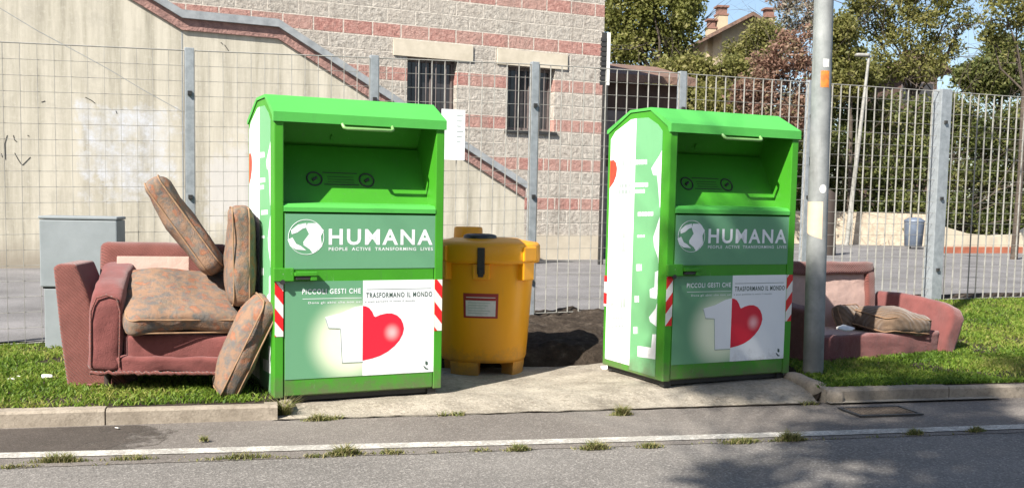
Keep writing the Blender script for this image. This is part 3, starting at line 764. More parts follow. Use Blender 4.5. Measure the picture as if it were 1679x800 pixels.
# ---------------------------------------------------------------- clothes containers
W, D, H, HR, R1, R2 = 1.15, .84, 1.825, .128, .255, .52
FT = .045
def fx(px): return (px-453)/271*1.15-.575
def fz(py): return (646-py)/250
def make_bin():
    root = empty('clothes_container', (0, 0, 0))
    Tz = FT
    def up(mb): mb.v = [(x, y, z+Tz) for x, y, z in mb.v]; return mb
    prof = [(0, 0), (D, 0), (D, H-.01), (R2, H+HR-.02), (R1, H+HR-.02), (.0, H-.03)]
    J = .06
    b = MB()
    b.prism(prof, -W/2, -W/2+J, 'x'); b.prism(prof, W/2-J, W/2, 'x')
    b.box(-W/2+J, W/2-J, D-.03, D, 0, H-.02)
    b.box(-W/2+J, W/2-J, .03, D-.03, 0, .03)
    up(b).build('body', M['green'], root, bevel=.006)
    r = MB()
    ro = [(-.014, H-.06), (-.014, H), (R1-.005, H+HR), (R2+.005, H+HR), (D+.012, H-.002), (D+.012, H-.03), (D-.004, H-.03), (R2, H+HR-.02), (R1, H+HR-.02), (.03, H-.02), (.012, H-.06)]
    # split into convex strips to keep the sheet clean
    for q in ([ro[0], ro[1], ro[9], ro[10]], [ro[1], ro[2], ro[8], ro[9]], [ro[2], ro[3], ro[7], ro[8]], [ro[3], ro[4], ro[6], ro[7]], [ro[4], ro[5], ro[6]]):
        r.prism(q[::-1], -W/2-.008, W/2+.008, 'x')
    up(r).build('roof', M['green_skylit'], root)
    # front door with sill, slightly set back between the posts
    d = MB(); d.box(-W/2+J+.005, W/2-J-.005, .006, .03, .012, 1.19)
    up(d).build('door', M['green'], root, bevel=.003)
    s = MB()
    s.prism([(-.004, 1.2), (-.004, 1.228), (.02, 1.25), (.16, 1.262), (.16, 1.2)], -W/2+J, W/2-J, 'x')
    up(s).build('sill', M['green_skylit'], root)
    hp = MB()
    x0, x1 = -W/2+J, W/2-J
    hp.prism([(.14, 1.25), (.36, 1.64), (.39, 1.64), (.17, 1.25)], x0, x1, 'x')
    hp.prism([(.3, 1.79), (.43, 1.575), (.445, 1.58), (.32, 1.80)], x0, x1, 'x')
    hp.prism([(.43, 1.575), (.425, 1.55), (.445, 1.55), (.4455, 1.58)], x0, x1, 'x')
    hp.prism([(.335, 1.72), (.355, 1.69), (.35, 1.68), (.33, 1.71)], -.12, -.114, 'x')
    hop = up(hp).build('hopper', M['green'], root)
    # instruction sticker in the hopper
    e = MB(); fr = Vector((0, .22, .39)).normalized(); nn = Vector((0, -fr.z, fr.y))
    def on(xx, t, off=.002): return Vector((xx, .14, 1.25))+fr*t+nn*off
    for cx in (-.26, .1):
        ring = [on(cx+.05*math.cos(2*math.pi*k/20), .19+.05*math.sin(2*math.pi*k/20)) for k in range(20)]
        e.tube(ring, .006, 5, closed=True)
        e.tube([on(cx-.015, .18), on(cx+.015, .2)], .012, 5)
    for t in (.15, .24): e.tube([on(-.2, t), on(.04, t)], .003, 5)
    for t in (.17, .19, .21): e.tube([on(-.17, t), on(.01, t)], .002, 4)
    up(e).build('instruction_sticker', M['dark'], hop)
    h = MB(); zz = 1.738
    h.tube([(-.14, .0, zz+.035), (-.135, -.035, zz+.005), (-.12, -.04, zz), (.18, -.04, zz), (.195, -.035, zz+.005), (.2, .0, zz+.035)], .011, 8)
    up(h).build('handle', M['handle'], root)
    # lock box on the left post with sliding bolt
    l = MB(); l.box(fx(451), fx(481), -.035, -.001, .757, .84); l.box(fx(481.5), fx(516), -.05, -.006, .79, .815); l.box(fx(506), fx(516), -.045, .0, .76, .789)
    up(l).build('lock', M['green'], root, bevel=.004)
    l = MB(); l.tube([(fx(464), -.04, .752), (fx(464), -.02, .752)], .016, 10); up(l).build('keyhole_cover', M['dark'], root); l = MB(); l.box(fx(484), fx(505), -.042, -.008, .768, .786)
    up(l).build('bolt', M['dark'], root)
    for s_ in (-1, 1):
        for yy in (.0, D-.06):
            f = MB(); f.box(s_*(W/2-.06)-.03, s_*(W/2-.06)+.03, yy+(.03 if yy == 0 else -.03), yy+.06+(.03 if yy == 0 else -.03), 0, FT); f.build('foot', M['dark'], root)  # feet coloured dark to sink into the shade beneath
    f = MB(); f.box(-W/2+.03, W/2-.03, .05, D-.05, .012, FT+.01); f.build('base_shade', M['dark'], root)  # dark box standing in for the black shade under the container
    # upper sign panel
    yp = .0025
    p = MB(); p.box(-.505, .515, yp, .006, .832, 1.185); sp = up(p).build('sign_panel', M['sage'], root)
    def hx(x): return fx(460+x/5.714)
    def hz(y): return (647-(330+y/5.714))/252
    t = MB(); add_text(t, 'HUMANA', -.222, .497, .987, 1.092, yp-.0012, .024)
    add_text(t, "PEOPLE  ACTIVE  TRANSFORMING  LIVES", -.222, .5, .95, .972, yp-.0012, .012)
    up(t).build('lettering', M['white_print'], sp)
    e = MB()
    for poly in ([(250, 190), (330, 188), (392, 255), (365, 310), (375, 395), (340, 430), (295, 468), (268, 430), (215, 392), (212, 362), (262, 290), (238, 238)],
                 [(105, 255), (165, 205), (235, 188), (243, 228), (205, 240), (160, 275), (112, 292)], [(76, 342), (118, 322), (150, 380), (188, 398), (238, 440), (150, 432), (98, 402)], [(330, 420), (372, 375), (378, 400), (345, 440)]):
        flat(e, [(hx(x), hz(y)) for x, y in poly], yp-.0012)
    cx, cz = hx(238), hz(318)
    e.tube([(cx+.115*math.cos(2*math.pi*k/36), yp, cz+.112*math.sin(2*math.pi*k/36)) for k in range(36)], .0022, 4, closed=True)
    up(e).build('globe_emblem', M['white_print'], sp)
    # lower poster: green half and white half
    p = MB(); p.box(-.505, .011, yp, .006, .117, .752); pl_ = up(p).build('poster', M['glow'], root)
    p = MB(); p.box(.0112, .517, yp, .006, .117, .752); pr = up(p).build('poster', M['white_print'], root)
    def lx(x): return fx(460+x/4)
    def lz(y): return (646-(440+y/4))/250
    t = MB(); flat(t, [(lx(x), lz(y)) for x, y in [(285, 308), (305, 376), (380, 382), (392, 610), (524, 610), (524, 238), (470, 248), (385, 285)]], yp-.0012)
    up(t).build('shirt_print', M['white_print'], pl_)
    t = MB(); sh = [(285, 308), (305, 376), (380, 382), (392, 610), (524, 610)]
    for i in range(len(sh)-1): t.tube([(lx(sh[i][0]), yp-.001, lz(sh[i][1]+4)), (lx(sh[i+1][0]), yp-.001, lz(sh[i+1][1]+4))], .0028, 4)
    up(t).build('shirt_outline', M['grey_ink'], pl_)
    t = MB(); add_text(t, 'PICCOLI GESTI CHE', lx(142), lx(510), lz(156), lz(122), yp-.0012, .02)
    add_text(t, 'Dona gli abiti che non usi', lx(180), lx(514), lz(222), lz(204), yp-.0012, .01)
    t.box(lx(145), lx(516), yp-.001, yp, lz(187), lz(184)); up(t).build('lettering', M['white_print'], pl_)
    hp_ = [(525, 240), (545, 243), (565, 254), (585, 280), (597, 310), (606, 316), (640, 302), (680, 294), (715, 295), (750, 310), (775, 335), (790, 368), (796, 402), (787, 440), (766, 480), (735, 516), (690, 552), (640, 578), (590, 593), (525, 605)]
    t = MB(); flat(t, [(lx(x), lz(y)) for x, y in hp_], yp-.0012)
    up(t).build('heart_print', M['heart'], pr)
    t = MB(); add_text(t, 'TRASFORMANO IL MONDO', lx(545), lx(985), lz(188), lz(153), yp-.0012, .02)
    add_text(t, 'e aiuti persone in tutto il mondo', lx(538), lx(870), lz(221), lz(206), yp-.0012, .006)
    t.box(lx(545), lx(978), yp-.001, yp, lz(133), lz(130))
    up(t).build('lettering', M['ink'], pr)
    t = MB(); flat(t, [(lx(x), lz(y)) for x, y in [(945, 628), (960, 635), (962, 655), (950, 660), (943, 648)]], yp-.0012)
    flat(t, [(lx(x), lz(y)) for x, y in [(928, 662), (940, 665), (955, 680), (966, 682), (962, 690), (945, 686)]], yp-.0012)
    up(t).build('small_emblem', M['ink'], pr)
    # hazard tapes
    for a, b, m in ((-W/2+.004, -W/2+J-.002, 'tape_l'), (W/2-J+.002, W/2-.004, 'tape_r')):
        t = MB(); t.box(a, b, -.0025, -.0005, .40, .752); up(t).build('hazard_tape', M['tape_l'], root)
    t = MB(); t.box(-W/2-.0025, -W/2-.0005, D-.045, D-.004, .46, .70); t.box(-W/2-.0025, -W/2+.05, D+.0005, D+.0025, .46, .70); up(t).build('hazard_tape', M['tape_l'], root)
    # side poster following the roof outline
    xs_ = -W/2-.0025
    def sd(poly, name, mat, par, off=0.0):
        t = MB(); t.prism(poly, xs_-off, xs_-off+.002, 'x'); return up(t).build(name, mat, par)
    spw = sd([(.445, .05), (.80, .05), (.80, H-.075), (.74, H-.02), (.52, H+.058), (.445, H+.062)], 'side_poster', M['white_print'], root)
    spg = sd([(.10, .02), (.4445, .02), (.4445, H+.062), (.29, H+.058), (.16, H+.0), (.10, H-.05)], 'side_poster', M['sage_side'], root)
    def sv(px, py):
        fr_ = 1103+(py-209)/417*(-17); rr = 999.5+(py-217)/375*(-12); f_ = (fr_-px)/(fr_-rr)
        f_ = f_*(1.08-.08*f_)
        yb = 626-34*f_; yt = 209+8.5*f_
        return (D*f_, 1.825*(yb-py)/(yb-yt))
    def A(x, y): return sv(980+x/3.636, 200+y/3.636)
    def B(x, y): return sv(980+x/3.333, 400+y/3.333)
    def cl(poly, lo, hi): return [(max(lo, min(hi, u if lo > .3 else .1+(u-.1)*.78)), w) for u, w in poly]
    sd(cl([A(*p) for p in [(76, 240), (108, 236), (124, 252), (131, 285), (126, 325), (108, 365), (78, 398)]], .46, .80), 'heart_print', M['orange_print'], spw, .001)
    sd(cl([A(*p) for p in [(413, 188), (385, 215), (326, 290), (340, 330), (366, 332), (372, 380), (384, 520), (410, 522)]], .1, .44), 'shirt_print', M['white_print'], spg, .001)
    sd(cl([A(*p) for p in [(402, 575), (372, 605), (340, 690), (345, 740), (372, 815), (400, 850)]], .1, .44), 'garment_print', M['white_print'], spg, .001)
    sd(cl([B(*p) for p in [(322, 155), (358, 150), (355, 280), (330, 300), (290, 290), (288, 245), (318, 235)]], .1, .44), 'garment_print', M['white_print'], spg, .001)
    sd(cl([B(*p) for p in [(345, 325), (325, 350), (283, 395), (290, 420), (330, 450), (345, 445)]], .1, .44), 'garment_print', M['white_print'], spg, .001)
    sd(cl([B(*p) for p in [(208, 545), (296, 562), (304, 490), (342, 496), (340, 635), (208, 602)]], .1, .44), 'garment_print', M['white_print'], spg, .001)
    def dashes(par, mat, rows, conv):
        t = MB()
        for (xa, xb, ya, yb_) in rows:
            x = xa
            while x < xb:
                w_ = random.uniform(9, 20); e_ = min(xb, x+w_)
                P1, P2, P3, P4 = conv(x, ya), conv(e_, ya), conv(e_, yb_), conv(x, yb_)
                t.prism([P1, P2, P3, P4], xs_-.001, xs_+.001, 'x'); x = e_+4
        up(t).build('printed_lines', mat, par)
    dashes(spg, M['white_print'], [(250, 318, 238, 266), (248, 325, 372, 396), (248, 305, 410, 432), (262, 350, 542, 566), (258, 300, 676, 690)], A)
    dashes(spg, M['white_print'], [(230, 258, 110, 145), (220, 242, 280, 315), (212, 236, 448, 485)], B)
    dashes(spw, M['grey_ink'], [(170, 232, 238, 270), (145, 232, 374, 396), (100, 232, 408, 432)], A)
    dashes(spw, M['grey_ink'], [(110, 125, 540, 555), (105, 118, 635, 642), (150, 195, 660, 690), (165, 190, 710, 740), (160, 192, 755, 775)], A)
    dashes(spw, M['grey_ink'], [(85, 105, 60, 75), (78, 100, 205, 215), (80, 98, 315, 325), (62, 160, 390, 398), (62, 120, 408, 416), (62, 158, 435, 446), (140, 168, 290, 340), (150, 170, 0, 40)], B)
    return root
bin1 = make_bin()
bin1.location = (-.995, 6.63, .0); bin1.rotation_euler = (0, 0, .443)
tag(bin1, 'green metal clothes donation container beside the dumped armchair and orange tank', 'clothes bin', 'green clothes donation containers')
bin2 = copy_tree(bin1)
for ch in kids(bin2):
    if ch.name.startswith('hazard_tape'): ch.data = ch.data.copy(); ch.data.materials[0] = M['tape_r']
bin2.location = (1.607, 7.35, .035); bin2.rotation_euler = (0, 0, .449)
tag(bin2, 'green metal clothes donation container with dappled shade next to the grey lamp pole', 'clothes bin')

# ---------------------------------------------------------------- orange oil tank
tc = Vector((-.215, 7.98, 0)); 
tank = empty('oil_tank', (tc.x, tc.y, padz(tc.x, tc.y)), -.1, 'orange plastic used oil collection tank with black cap behind left container', 'tank')
mb = MB(); mb.lathe([(.30, .1), (.325, .1), (.335, .13), (.36, .5), (.385, .86), (.385, .9)], 64, sq=.5)
# skirt feet
for k_ in range(4):
    t0 = 2*math.pi*k_/4+.785+.42; n = 8
    out = []; inn = []
    for j in range(n+1):
        t = t0-.36+.72*j/n; q = 1.0/((abs(math.cos(t))**2.5+abs(math.sin(t))**2.5)**(1/2.5))
        out.append((math.cos(t)*q, math.sin(t)*q))
    vs = [(x*.325, y*.325, .105) for x, y in out]+[(x*.315, y*.315, 0) for x, y in out]+[(x*.2, y*.2, .105) for x, y in out]+[(x*.2, y*.2, 0) for x, y in out]
    m_ = n+1; fs = []
    for j in range(n): fs += [(j, m_+j, m_+j+1, j+1), (2*m_+j, 2*m_+j+1, 3*m_+j+1, 3*m_+j), (m_+j, 3*m_+j, 3*m_+j+1, m_+j+1)]
    fs += [(0, 2*m_, 3*m_, m_), (n, m_+n, 3*m_+n, 2*m_+n)]
    mb.add(vs, fs)
mb.build('body', M['orange'], tank)
mb = MB(); mb.lathe([(.388, .865), (.425, .87), (.432, .9), (.428, 1.0), (.41, 1.02), (.3, 1.035), (.25, 1.05), (.05, 1.055)], 64, sq=.5)
lid = mb.build('lid', M['orange'], tank)
mb = MB(); mb.lathe([(.13, 1.04), (.13, 1.07), (.115, 1.08), (.085, 1.085), (.075, 1.075), (.03, 1.075)], 32, c=(-.03, -.12, 0)); mb.build('cap', M['black'], lid)
mb = MB(); mb.lathe([(.12, 1.03), (.115, 1.12), (.105, 1.13), (.02, 1.13)], 32, c=(-.17, .2, 0)); mb.build('filler_neck', M['orange'], lid)
for ang in (-.62, -2.3, .95, 2.5):
    mb = MB()
    T = Matrix.Rotation(ang, 4, 'Z')
    mb.box(.36, .47, -.075, .075, .885, 1.0, T=T); mb.box(.385, .455, -.065, .065, .74, .884, T=T)
    mb.build('lug', M['orange'], tank, bevel=.012)
T = Matrix.Rotation(-math.pi/2+.05, 4, 'Z')
mb = MB(); mb.box(.37, .415, -.065, .065, .75, .865, T=T); bk = mb.build('latch_bracket', M['orange'], tank, bevel=.008)
mb = MB(); mb.box(.4155, .45, -.028, .028, .79, .99, T=T); mb.box(.4165, .46, -.02, .02, .77, .83, T=T); mb.build('latch', M['black'], bk, bevel=.005)
def curved(mb, r, a0, a1, z0_, z1_, mat=0, taper=.069):
    n = 10; vs = []
    for j in range(n+1):
        t = a0+(a1-a0)*j/n; q = 1.0/((abs(math.cos(t))**2.5+abs(math.sin(t))**2.5)**(1/2.5))
        for z in (z0_, z1_):
            rr = (r+(z-.5)*taper)*q; vs.append((rr*math.cos(t), rr*math.sin(t), z))
    mb.add(vs, [(2*j, 2*j+2, 2*j+3, 2*j+1) for j in range(n)], mat, True)
a0 = -math.pi/2+.04
mb = MB(); curved(mb, .3615, a0-.36, a0+.36, .45, .64)
lb = mb.build('warning_label', M['label_red'], tank)
mb = MB(); curved(mb, .363, a0-.31, a0+.31, .465, .585)
curved(mb, .363, a0-.3, a0+.3, .606, .612); mb.build('label_field', M['label_white'], lb)
mb = MB()
for q in range(5): curved(mb, .3642, a0-.26, a0+.2-.05*(q % 3), .565-.02*q, .571-.02*q)
mb.build('printed_lines', M['grey_ink'], lb)

# ---------------------------------------------------------------- armchair on the left
def cushion(name, T, half, label, mat='pattern', seed=1, bulge=.22, cat='cushion', group=None, rot=None):
    root = bpy.data.objects.new(name, None); col.objects.link(root); root.matrix_world = T; root.empty_display_size = .1
    tag(root, label, cat, group)
    hx_, hy_, hz_ = half
    bend = random.uniform(-.035, .035) if seed != 3 else -.03
    def soft(v):
        p = Vector(v); u, w = p.x/hx_, p.y/hy_
        p.z += bend*(u*u-.4)+.02*noise.noise(Vector((u*1.3+seed, w*1.3, seed*2.0)))
        p.y += .022*noise.noise(Vector((u*1.6+seed, 4, 1)))*(1 if w > 0 else -1); p.x += .022*noise.noise(Vector((w*1.6+seed, 7, 2)))*(1 if u > 0 else -1)
        return tuple(p)
    mb = MB(); mb.rbox(half, min(half)*.75, None, 18, bulge, .014, seed); mb.v = [soft(v) for v in mb.v]; mb.build('cover', M[mat], root)
    for s_ in (-1, 1):
        pts = []; rr = .07; N = 8
        for (cx, cy, a0_) in ((hx_-rr, hy_-rr, 0), (-hx_+rr, hy_-rr, 1), (-hx_+rr, -hy_+rr, 2), (hx_-rr, -hy_+rr, 3)):
            for j in range(N+1):
                t = (a0_+j/N)*math.pi/2; pts.append(Vector((cx+rr*math.cos(t), cy+rr*math.sin(t), s_*hz_*.6))*1.0)
        P2 = MB(); P2.tube([p*.985+Vector((0, 0, noise.noise(p*6+Vector((seed, 0, 0)))*.01)) for p in pts],   .0055, 6, closed=True); P2.v = [soft(v) for v in P2.v]; P2.build('piping', M['piping'], root)
    return root
ax = Vector((-2.25, 6.5, .075)); AY = .26
arm = empty('armchair', ax, AY, 'dumped maroon one-armed armchair piled with patterned cushions', 'armchair')
arm.rotation_euler = (R(-1), R(1.5), AY)
def part(name, half, c, r, mat, parent, rot=None, n=10, bulge=0, wob=.006, seed=1):
    T = Matrix.Translation(c)
    if rot is not None: T = T @ rot
    mb = MB(); mb.rbox(half, r, T, n, bulge, wob, seed); return mb.build(name, M[mat], parent)
RX = lambda a: Matrix.Rotation(a, 4, 'X'); RY = lambda a: Matrix.Rotation(a, 4, 'Y'); RZ = lambda a: Matrix.Rotation(a, 4, 'Z')
part('seat_base', (.36, .36, .085), (.09, .38, .275), .03, 'maroon', arm, seed=2)
part('front_skirt', (.375, .03, .055), (.075, .0, .155), .022, 'maroon', arm, RX(.2), 12, 0, .014, 4)
part('front_rail', (.345, .045, .085), (.095, .03, .27), .035, 'maroon', arm, seed=8)
# arm with a sloping rolled top
mb = MB(); prof = [(-.02, .12), (.74, .12), (.76, .78), (.6, .79), (.3, .72), (.06, .66), (-.02, .58)]
mb.prism(prof, -.47, -.275, 'x'); 
mb.build('armrest', M['maroon'], arm, bevel=.06, seg=6)
part('back', (.44, .09, .33), (-.07, .76, .6), .06, 'maroon_rib', arm, RX(-.12), 12, 0, .008, 6)
for sx in (-.38, .38):
    for sy in (.2, .68):
        MB().tube([(sx, sy, -.02), (sx, sy, .125)], [.02, .028], 8).build('leg', M['wood_dark'], arm)
mb = MB(); mb.box(-.33, .38, .08, .7, .1, .18); mb.build('underframe', M['wood_dark'], arm)
def soften(o, cuts, amp, sd):
    bm = bmesh.new(); bm.from_mesh(o.data); bmesh.ops.triangulate(bm, faces=[f for f in bm.faces if len(f.verts) > 4])
    bmesh.ops.subdivide_edges(bm, edges=[e for e in bm.edges if e.calc_length() > .06], cuts=cuts, use_grid_fill=True)
    for v in bm.verts:
        n1 = noise.noise_vector(v.co*3.2+Vector((sd, 0, 0))); n2 = noise.noise_vector(v.co*9+Vector((0, sd, 0)))
        n3 = noise.noise(Vector((v.co.x*5, v.co.y*5, v.co.z*22+sd)))
        v.co += n1*amp+n2*amp*.45+v.normal*n3*amp*.25
    bm.to_mesh(o.data); bm.free(); o.data.polygons.foreach_set('use_smooth', [True]*len(o.data.polygons)); o.data.update()
for nm, cu_, am in (('armrest', 6, .02), ('front_skirt', 0, .022), ('front_rail', 0, .014), ('back', 0, .016)):
    for ch in kids(arm):
        if ch.name.split('.')[0] == nm: soften(ch, cu_, am, 3.0) if cu_ else soften(ch, 1, am, 5.0)
# seam cords on the arm front and torn fringe under the skirt
mb = MB(); mb.tube([(-.455, -.03, .14), (-.46, -.03, .5), (-.43, -.025, .585), (-.37, -.025, .605), (-.31, -.025, .585), (-.285, -.03, .5), (-.285, -.03, .14)], .006, 6); mb.build('piping', M['maroon_rib'], arm)
mb = MB(); pts = [(-.46+.9*i/40, -.035+.012*noise.noise(Vector((i*.7, 1, 0))), .105+.016*noise.noise(Vector((i*.9, 5, 0)))) for i in range(41)]
mb.tube(pts, [.012+.008*noise.noise(Vector((i*.8, 9, 0))) for i in range(41)], 7); mb.build('torn_fringe', M['maroon_rib'], arm)
AM = Matrix.Translation(ax) @ RZ(AY)
cushion('seat_cushion', AM @ Matrix.Translation((.075, .28, .55)) @ RZ(.17) @ RX(R(20)) @ RY(R(2)), (.375, .375, .08), 'patterned brown seat cushion lying tilted on the armchair seat', seed=3, bulge=.1)
bd = MB(); bd.box(-.24, .24, -.012, .012, -.055, .055)
pb = bd.build('foam_board', M['lining'], bevel=.006); pb.matrix_world = AM @ Matrix.Translation((-.12, .6, .775)) @ RX(-.25)
tag(pb, 'pale pink padding strip lying behind the seat cushion against armchair back', 'padding')
# leaning / standing cushions
c = aty(304, 373, 7.0)
cushion('back_cushion', axes(c, Vector((-.57, -.05, .82)).normalized(), Vector((-.22, .96, -.1)).normalized(), Vector((-.57, -.05, .82)).normalized().cross(Vector((-.22, .96, -.1)).normalized())), (.375, .25, .088),
        'patterned cushion leaning left on top of the armchair, its upper end in the air', 'pattern_edge', 5, .18, group='loose patterned cushions')
def ortho(c, a, b):
    a = a.normalized(); b = (b-a*b.dot(a)).normalized(); return axes(c, a, b, a.cross(b))
bpy.data.objects['back_cushion'].matrix_world = ortho(c, Vector((-.57, -.05, .82)), Vector((-.3, .95, 0)))
c = aty(394, 419, 6.82)
cushion('back_cushion', ortho(c, Vector((.0, 0, 1)), Vector((-.3, .95, 0))), (.33, .25, .088), 'patterned cushion standing upright against the white side of the container', 'pattern_edge', 7, .2, group='loose patterned cushions')
c = aty(399, 567, 6.53)
cushion('back_cushion', ortho(c, Vector((.40, .05, .9)), Vector((-.5, .86, 0))), (.345, .17, .085), 'patterned cushion propped on the grass between armchair and container', 'pattern_edge', 9, .34, group='loose patterned cushions')
# loose sofa side leaning at the far left of the armchair
Yp = 6.62
o2 = [aty(*p, Yp) for p in ((88, 438), (97, 432), (124, 433), (142, 478), (163, 560), (186, 600), (216, 642), (112, 643), (99, 545))]
c0 = aty(130, 641, Yp)
sp = empty('loose_panel', (c0.x, c0.y, c0.z), .12, 'loose ribbed maroon sofa side leaning against the left of the armchair', 'panel')
mb = MB(); mb.prism([(p.x-c0.x, p.z-c0.z) for p in o2[::-1]], 0, .42, 'y'); mb.build('side_panel', M['maroon_rib'], sp, bevel=.035, seg=5)
MB().box(-.06, .24, -.02, .4, -.03, .05).build('lower_rail', M['maroon'], sp, bevel=.015)

# ---------------------------------------------------------------- sofa on the right
SY = .5; sdx = Vector((math.cos(SY), math.sin(SY), 0)); sr_ = Vector((3.93, 9.02, 0)); SL = 1.6
s0 = sr_-sdx*SL/2
sofa = empty('sofa', (s0.x, s0.y, vergez(s0.x, s0.y)-.03), SY, 'broken low maroon sofa with exposed pink lining on the grass behind lamp pole', 'sofa')
part('front_rail', (SL/2-.06, .05, .115), (-.03, .05, .115), .03, 'maroon', sofa, None, 14, 0, .008, 2)
part('seat_deck', (SL/2-.06, .34, .05), (-.03, .42, .155), .03, 'lining', sofa, None, 12, 0, .01, 5)
part('back_frame', (SL/2-.06, .055, .06), (-.06, .8, .745), .03, 'maroon_rib', sofa, RX(-.1), 12, 0, .005, 3)
part('back_frame', (.06, .055, .345), (SL/2-.16, .78, .44), .03, 'maroon_rib', sofa, RX(-.1), 10, 0, .005, 3)
part('back_lining', (SL/2-.12, .035, .335), (-.06, .79, .385), .02, 'lining', sofa, RX(-.1), 10, 0, .004, 3)
mb = MB(); mb.prism([(-.06, -.0), (.84, .0), (.84, .5), (.6, .52), (.1, .47), (-.03, .44), (-.07, .36)], -.085, .085, 'x', T=Matrix.Translation((SL/2-.02, 0, 0)) @ RY(.2)); mb.build('armrest', M['maroon'], sofa, bevel=.05, seg=6)
mb = MB(); mb.prism([(-.0, -.0), (.84, .0), (.84, .5), (.6, .52), (.1, .47), (-.03, .44), (-.0, .36)], -.085, .085, 'x', T=Matrix.Translation((-SL/2+.02, 0, 0)) @ RY(-.1)); mb.build('armrest', M['maroon'], sofa, bevel=.05, seg=6)
for ch in kids(sofa):
    nm = ch.name.split('.')[0]
    if nm == 'armrest': soften(ch, 5, .022, 8.0)
    elif nm in ('front_rail', 'back_frame', 'back_lining'): soften(ch, 1, .014, 9.0)
SM = Matrix.Translation(sofa.location) @ RZ(SY)
c = aty(1462, 526, 8.98)
cushion('sofa_cushion', ortho(c, Vector((.9, .4, -.1)), Vector((-.4, .9, .05))), (.26, .25, .105), 'large brown cushion lying on the front of the broken sofa', 'brown_cush', 11, .22)
c = aty(1392, 523, 9.2)
cushion('sofa_cushion', ortho(c, Vector((.8, .55, .0)), Vector((-.25, .3, .95))), (.16, .13, .06), 'small brown cushion with pale edge standing behind the large sofa cushion', 'brown_cush', 13, .3)
mb = MB(); mb.rbox((.13, .05, .008), .006, SM @ Matrix.Translation((-.38, .1, .285)) @ RZ(.5) @ RX(.2), 8, wob=.02, seed=3); 
tag(mb.build('cloth_strip', M['paper']), 'torn white cloth strip on the sofa seat edge right of the lamp pole', 'cloth')

# ---------------------------------------------------------------- lamp pole
lb_ = g(1333, 612, .055); 
pole = empty('lamp_pole', (lb_.x, lb_.y, .03), 0, 'thick grey steel lamp pole with peeling stickers beside the right container', 'lamp pole')
pole.rotation_euler = (0, R(-.9), 0)
MB().tube([(0, 0, 0), (0, 0, 3.0), (0, 0, 7.5)], [.078, .072, .055], 32).build('shaft', M['pole'], pole)
mb = MB(); mb.tube([(0, 0, 7.5), (.1, -.3, 7.75), (.25, -.9, 7.9)], .035, 12); mb.build('arm', M['pole'], pole)
mb = MB(); mb.rbox((.11, .3, .06), .05, Matrix.Translation((.32, -1.15, 7.92)) @ RZ(.27)); mb.build('lamp_head', M['galv'], pole)
def pole_patch(name, px0, px1, py0, py1, mat, cut=0, disc=False):
    n = 8; Yp_ = lb_.y; z0_ = aty(1340, py1, Yp_).z-.03; z1_ = aty(1340, py0, Yp_).z-.03
    zc = .5*(z0_+z1_); rr = .078-.002*zc+.0012; cxp = 1333+ (612-.5*(py0+py1))*17/612
    def ang(px): return -math.pi/2+math.asin(max(-.98, min(.98, (px-cxp)/F_PX*Yp_/rr))) - math.atan2(lb_.x, lb_.y)*1.0
    a, b = ang(px0), ang(px1); vs = []
    for j in range(n+1):
        t = a+(b-a)*j/n; zz0 = z0_+(cut*(1-j/n) if cut else 0); zz1 = z1_
        if disc: hw = math.sqrt(max(0, 1-(2*j/n-1)**2))*.5*(z1_-z0_)+.0004; zz0, zz1 = zc-hw, zc+hw
        elif mat != 'sticker_cream': zz0 += .004*math.sin(j*2.3); zz1 += .004*math.sin(j*3.1+1)
        vs += [(rr*math.cos(t), rr*math.sin(t), zz0), (rr*math.cos(t), rr*math.sin(t), zz1)]
    mb = MB(); mb.add(vs, [(2*j, 2*j+2, 2*j+3, 2*j+1) for j in range(n)], 0, True); mb.build(name, M[mat], pole)
pole_patch('sticker', 1345, 1358, 118, 145, 'sticker_orange'); pole_patch('sticker', 1349, 1358, 99, 112, 'sticker_white')
pole_patch('sticker', 1323, 1348, 331, 392, 'sticker_cream', .05); pole_patch('sticker', 1343, 1354, 303, 317, 'sticker_white', 0, True)

# ---------------------------------------------------------------- grey utility cabinet
c0 = g(126, 569, .07)
cab = empty('utility_cabinet', (c0.x, c0.y+.16, .05), .18, 'grey plastic utility cabinet standing by the fence behind the armchair', 'cabinet')
MB().box(-.275, .29, -.16, .16, -.05, .505).build('pedestal', M['cabinet'], cab, bevel=.008)
MB().box(-.3, .3, -.175, .175, .52, 1.07).build('door_box', M['cabinet'], cab, bevel=.01)
MB().box(-.306, .306, -.182, .182, 1.073, 1.1).build('lid', M['cabinet'], cab, bevel=.01)
MB().box(-.285, .285, -.15, .15, .505, .52).build('seam', M['dark'], cab)
mb = MB(); mb.box(.2, .24, -.185, -.1755, .76, .84); mb.build('lock', M['dark'], cab)

# ---------------------------------------------------------------- far side: walls, house, lamp, bins
ZB = .075
a = g(1318, 399, ZB); b = g(1536, 404, ZB)
def wall_between(name, A_, B_, th, tops, mats, label, cat, base=None):
    d = (B_-A_); L = d.length; yaw = math.atan2(d.y, d.x)
    root = empty(name, (A_.x, A_.y, ZB), yaw, label, cat)
    n = len(tops); pts = [(0, 0), (L, 0)]+[(L*(n-1-i)/(n-1), tops[n-1-i]) for i in range(n)]
    mb = MB()
    for i in range(n-1): mb.prism([(L*i/(n-1), 0), (L*(i+1)/(n-1), 0), (L*(i+1)/(n-1), tops[i+1]), (L*i/(n-1), tops[i])], 0, th, 'y')
    mb.build('wall', mats[0], root)
    if base: MB().box(0, L, -.04, -.003, 0, base).build('base_band', mats[1], root)
    return root
wall_between('stone_wall', a+Vector((-4, -.3, 0)), b, .4, [1.2]*4+[1.22, 1.2, 1.18], [M['stone'], M['stone']], 'low pale stone wall across the road with the hedge on top', 'wall')
a2 = g(1541, 415, ZB); b2 = g(1720, 412, ZB)
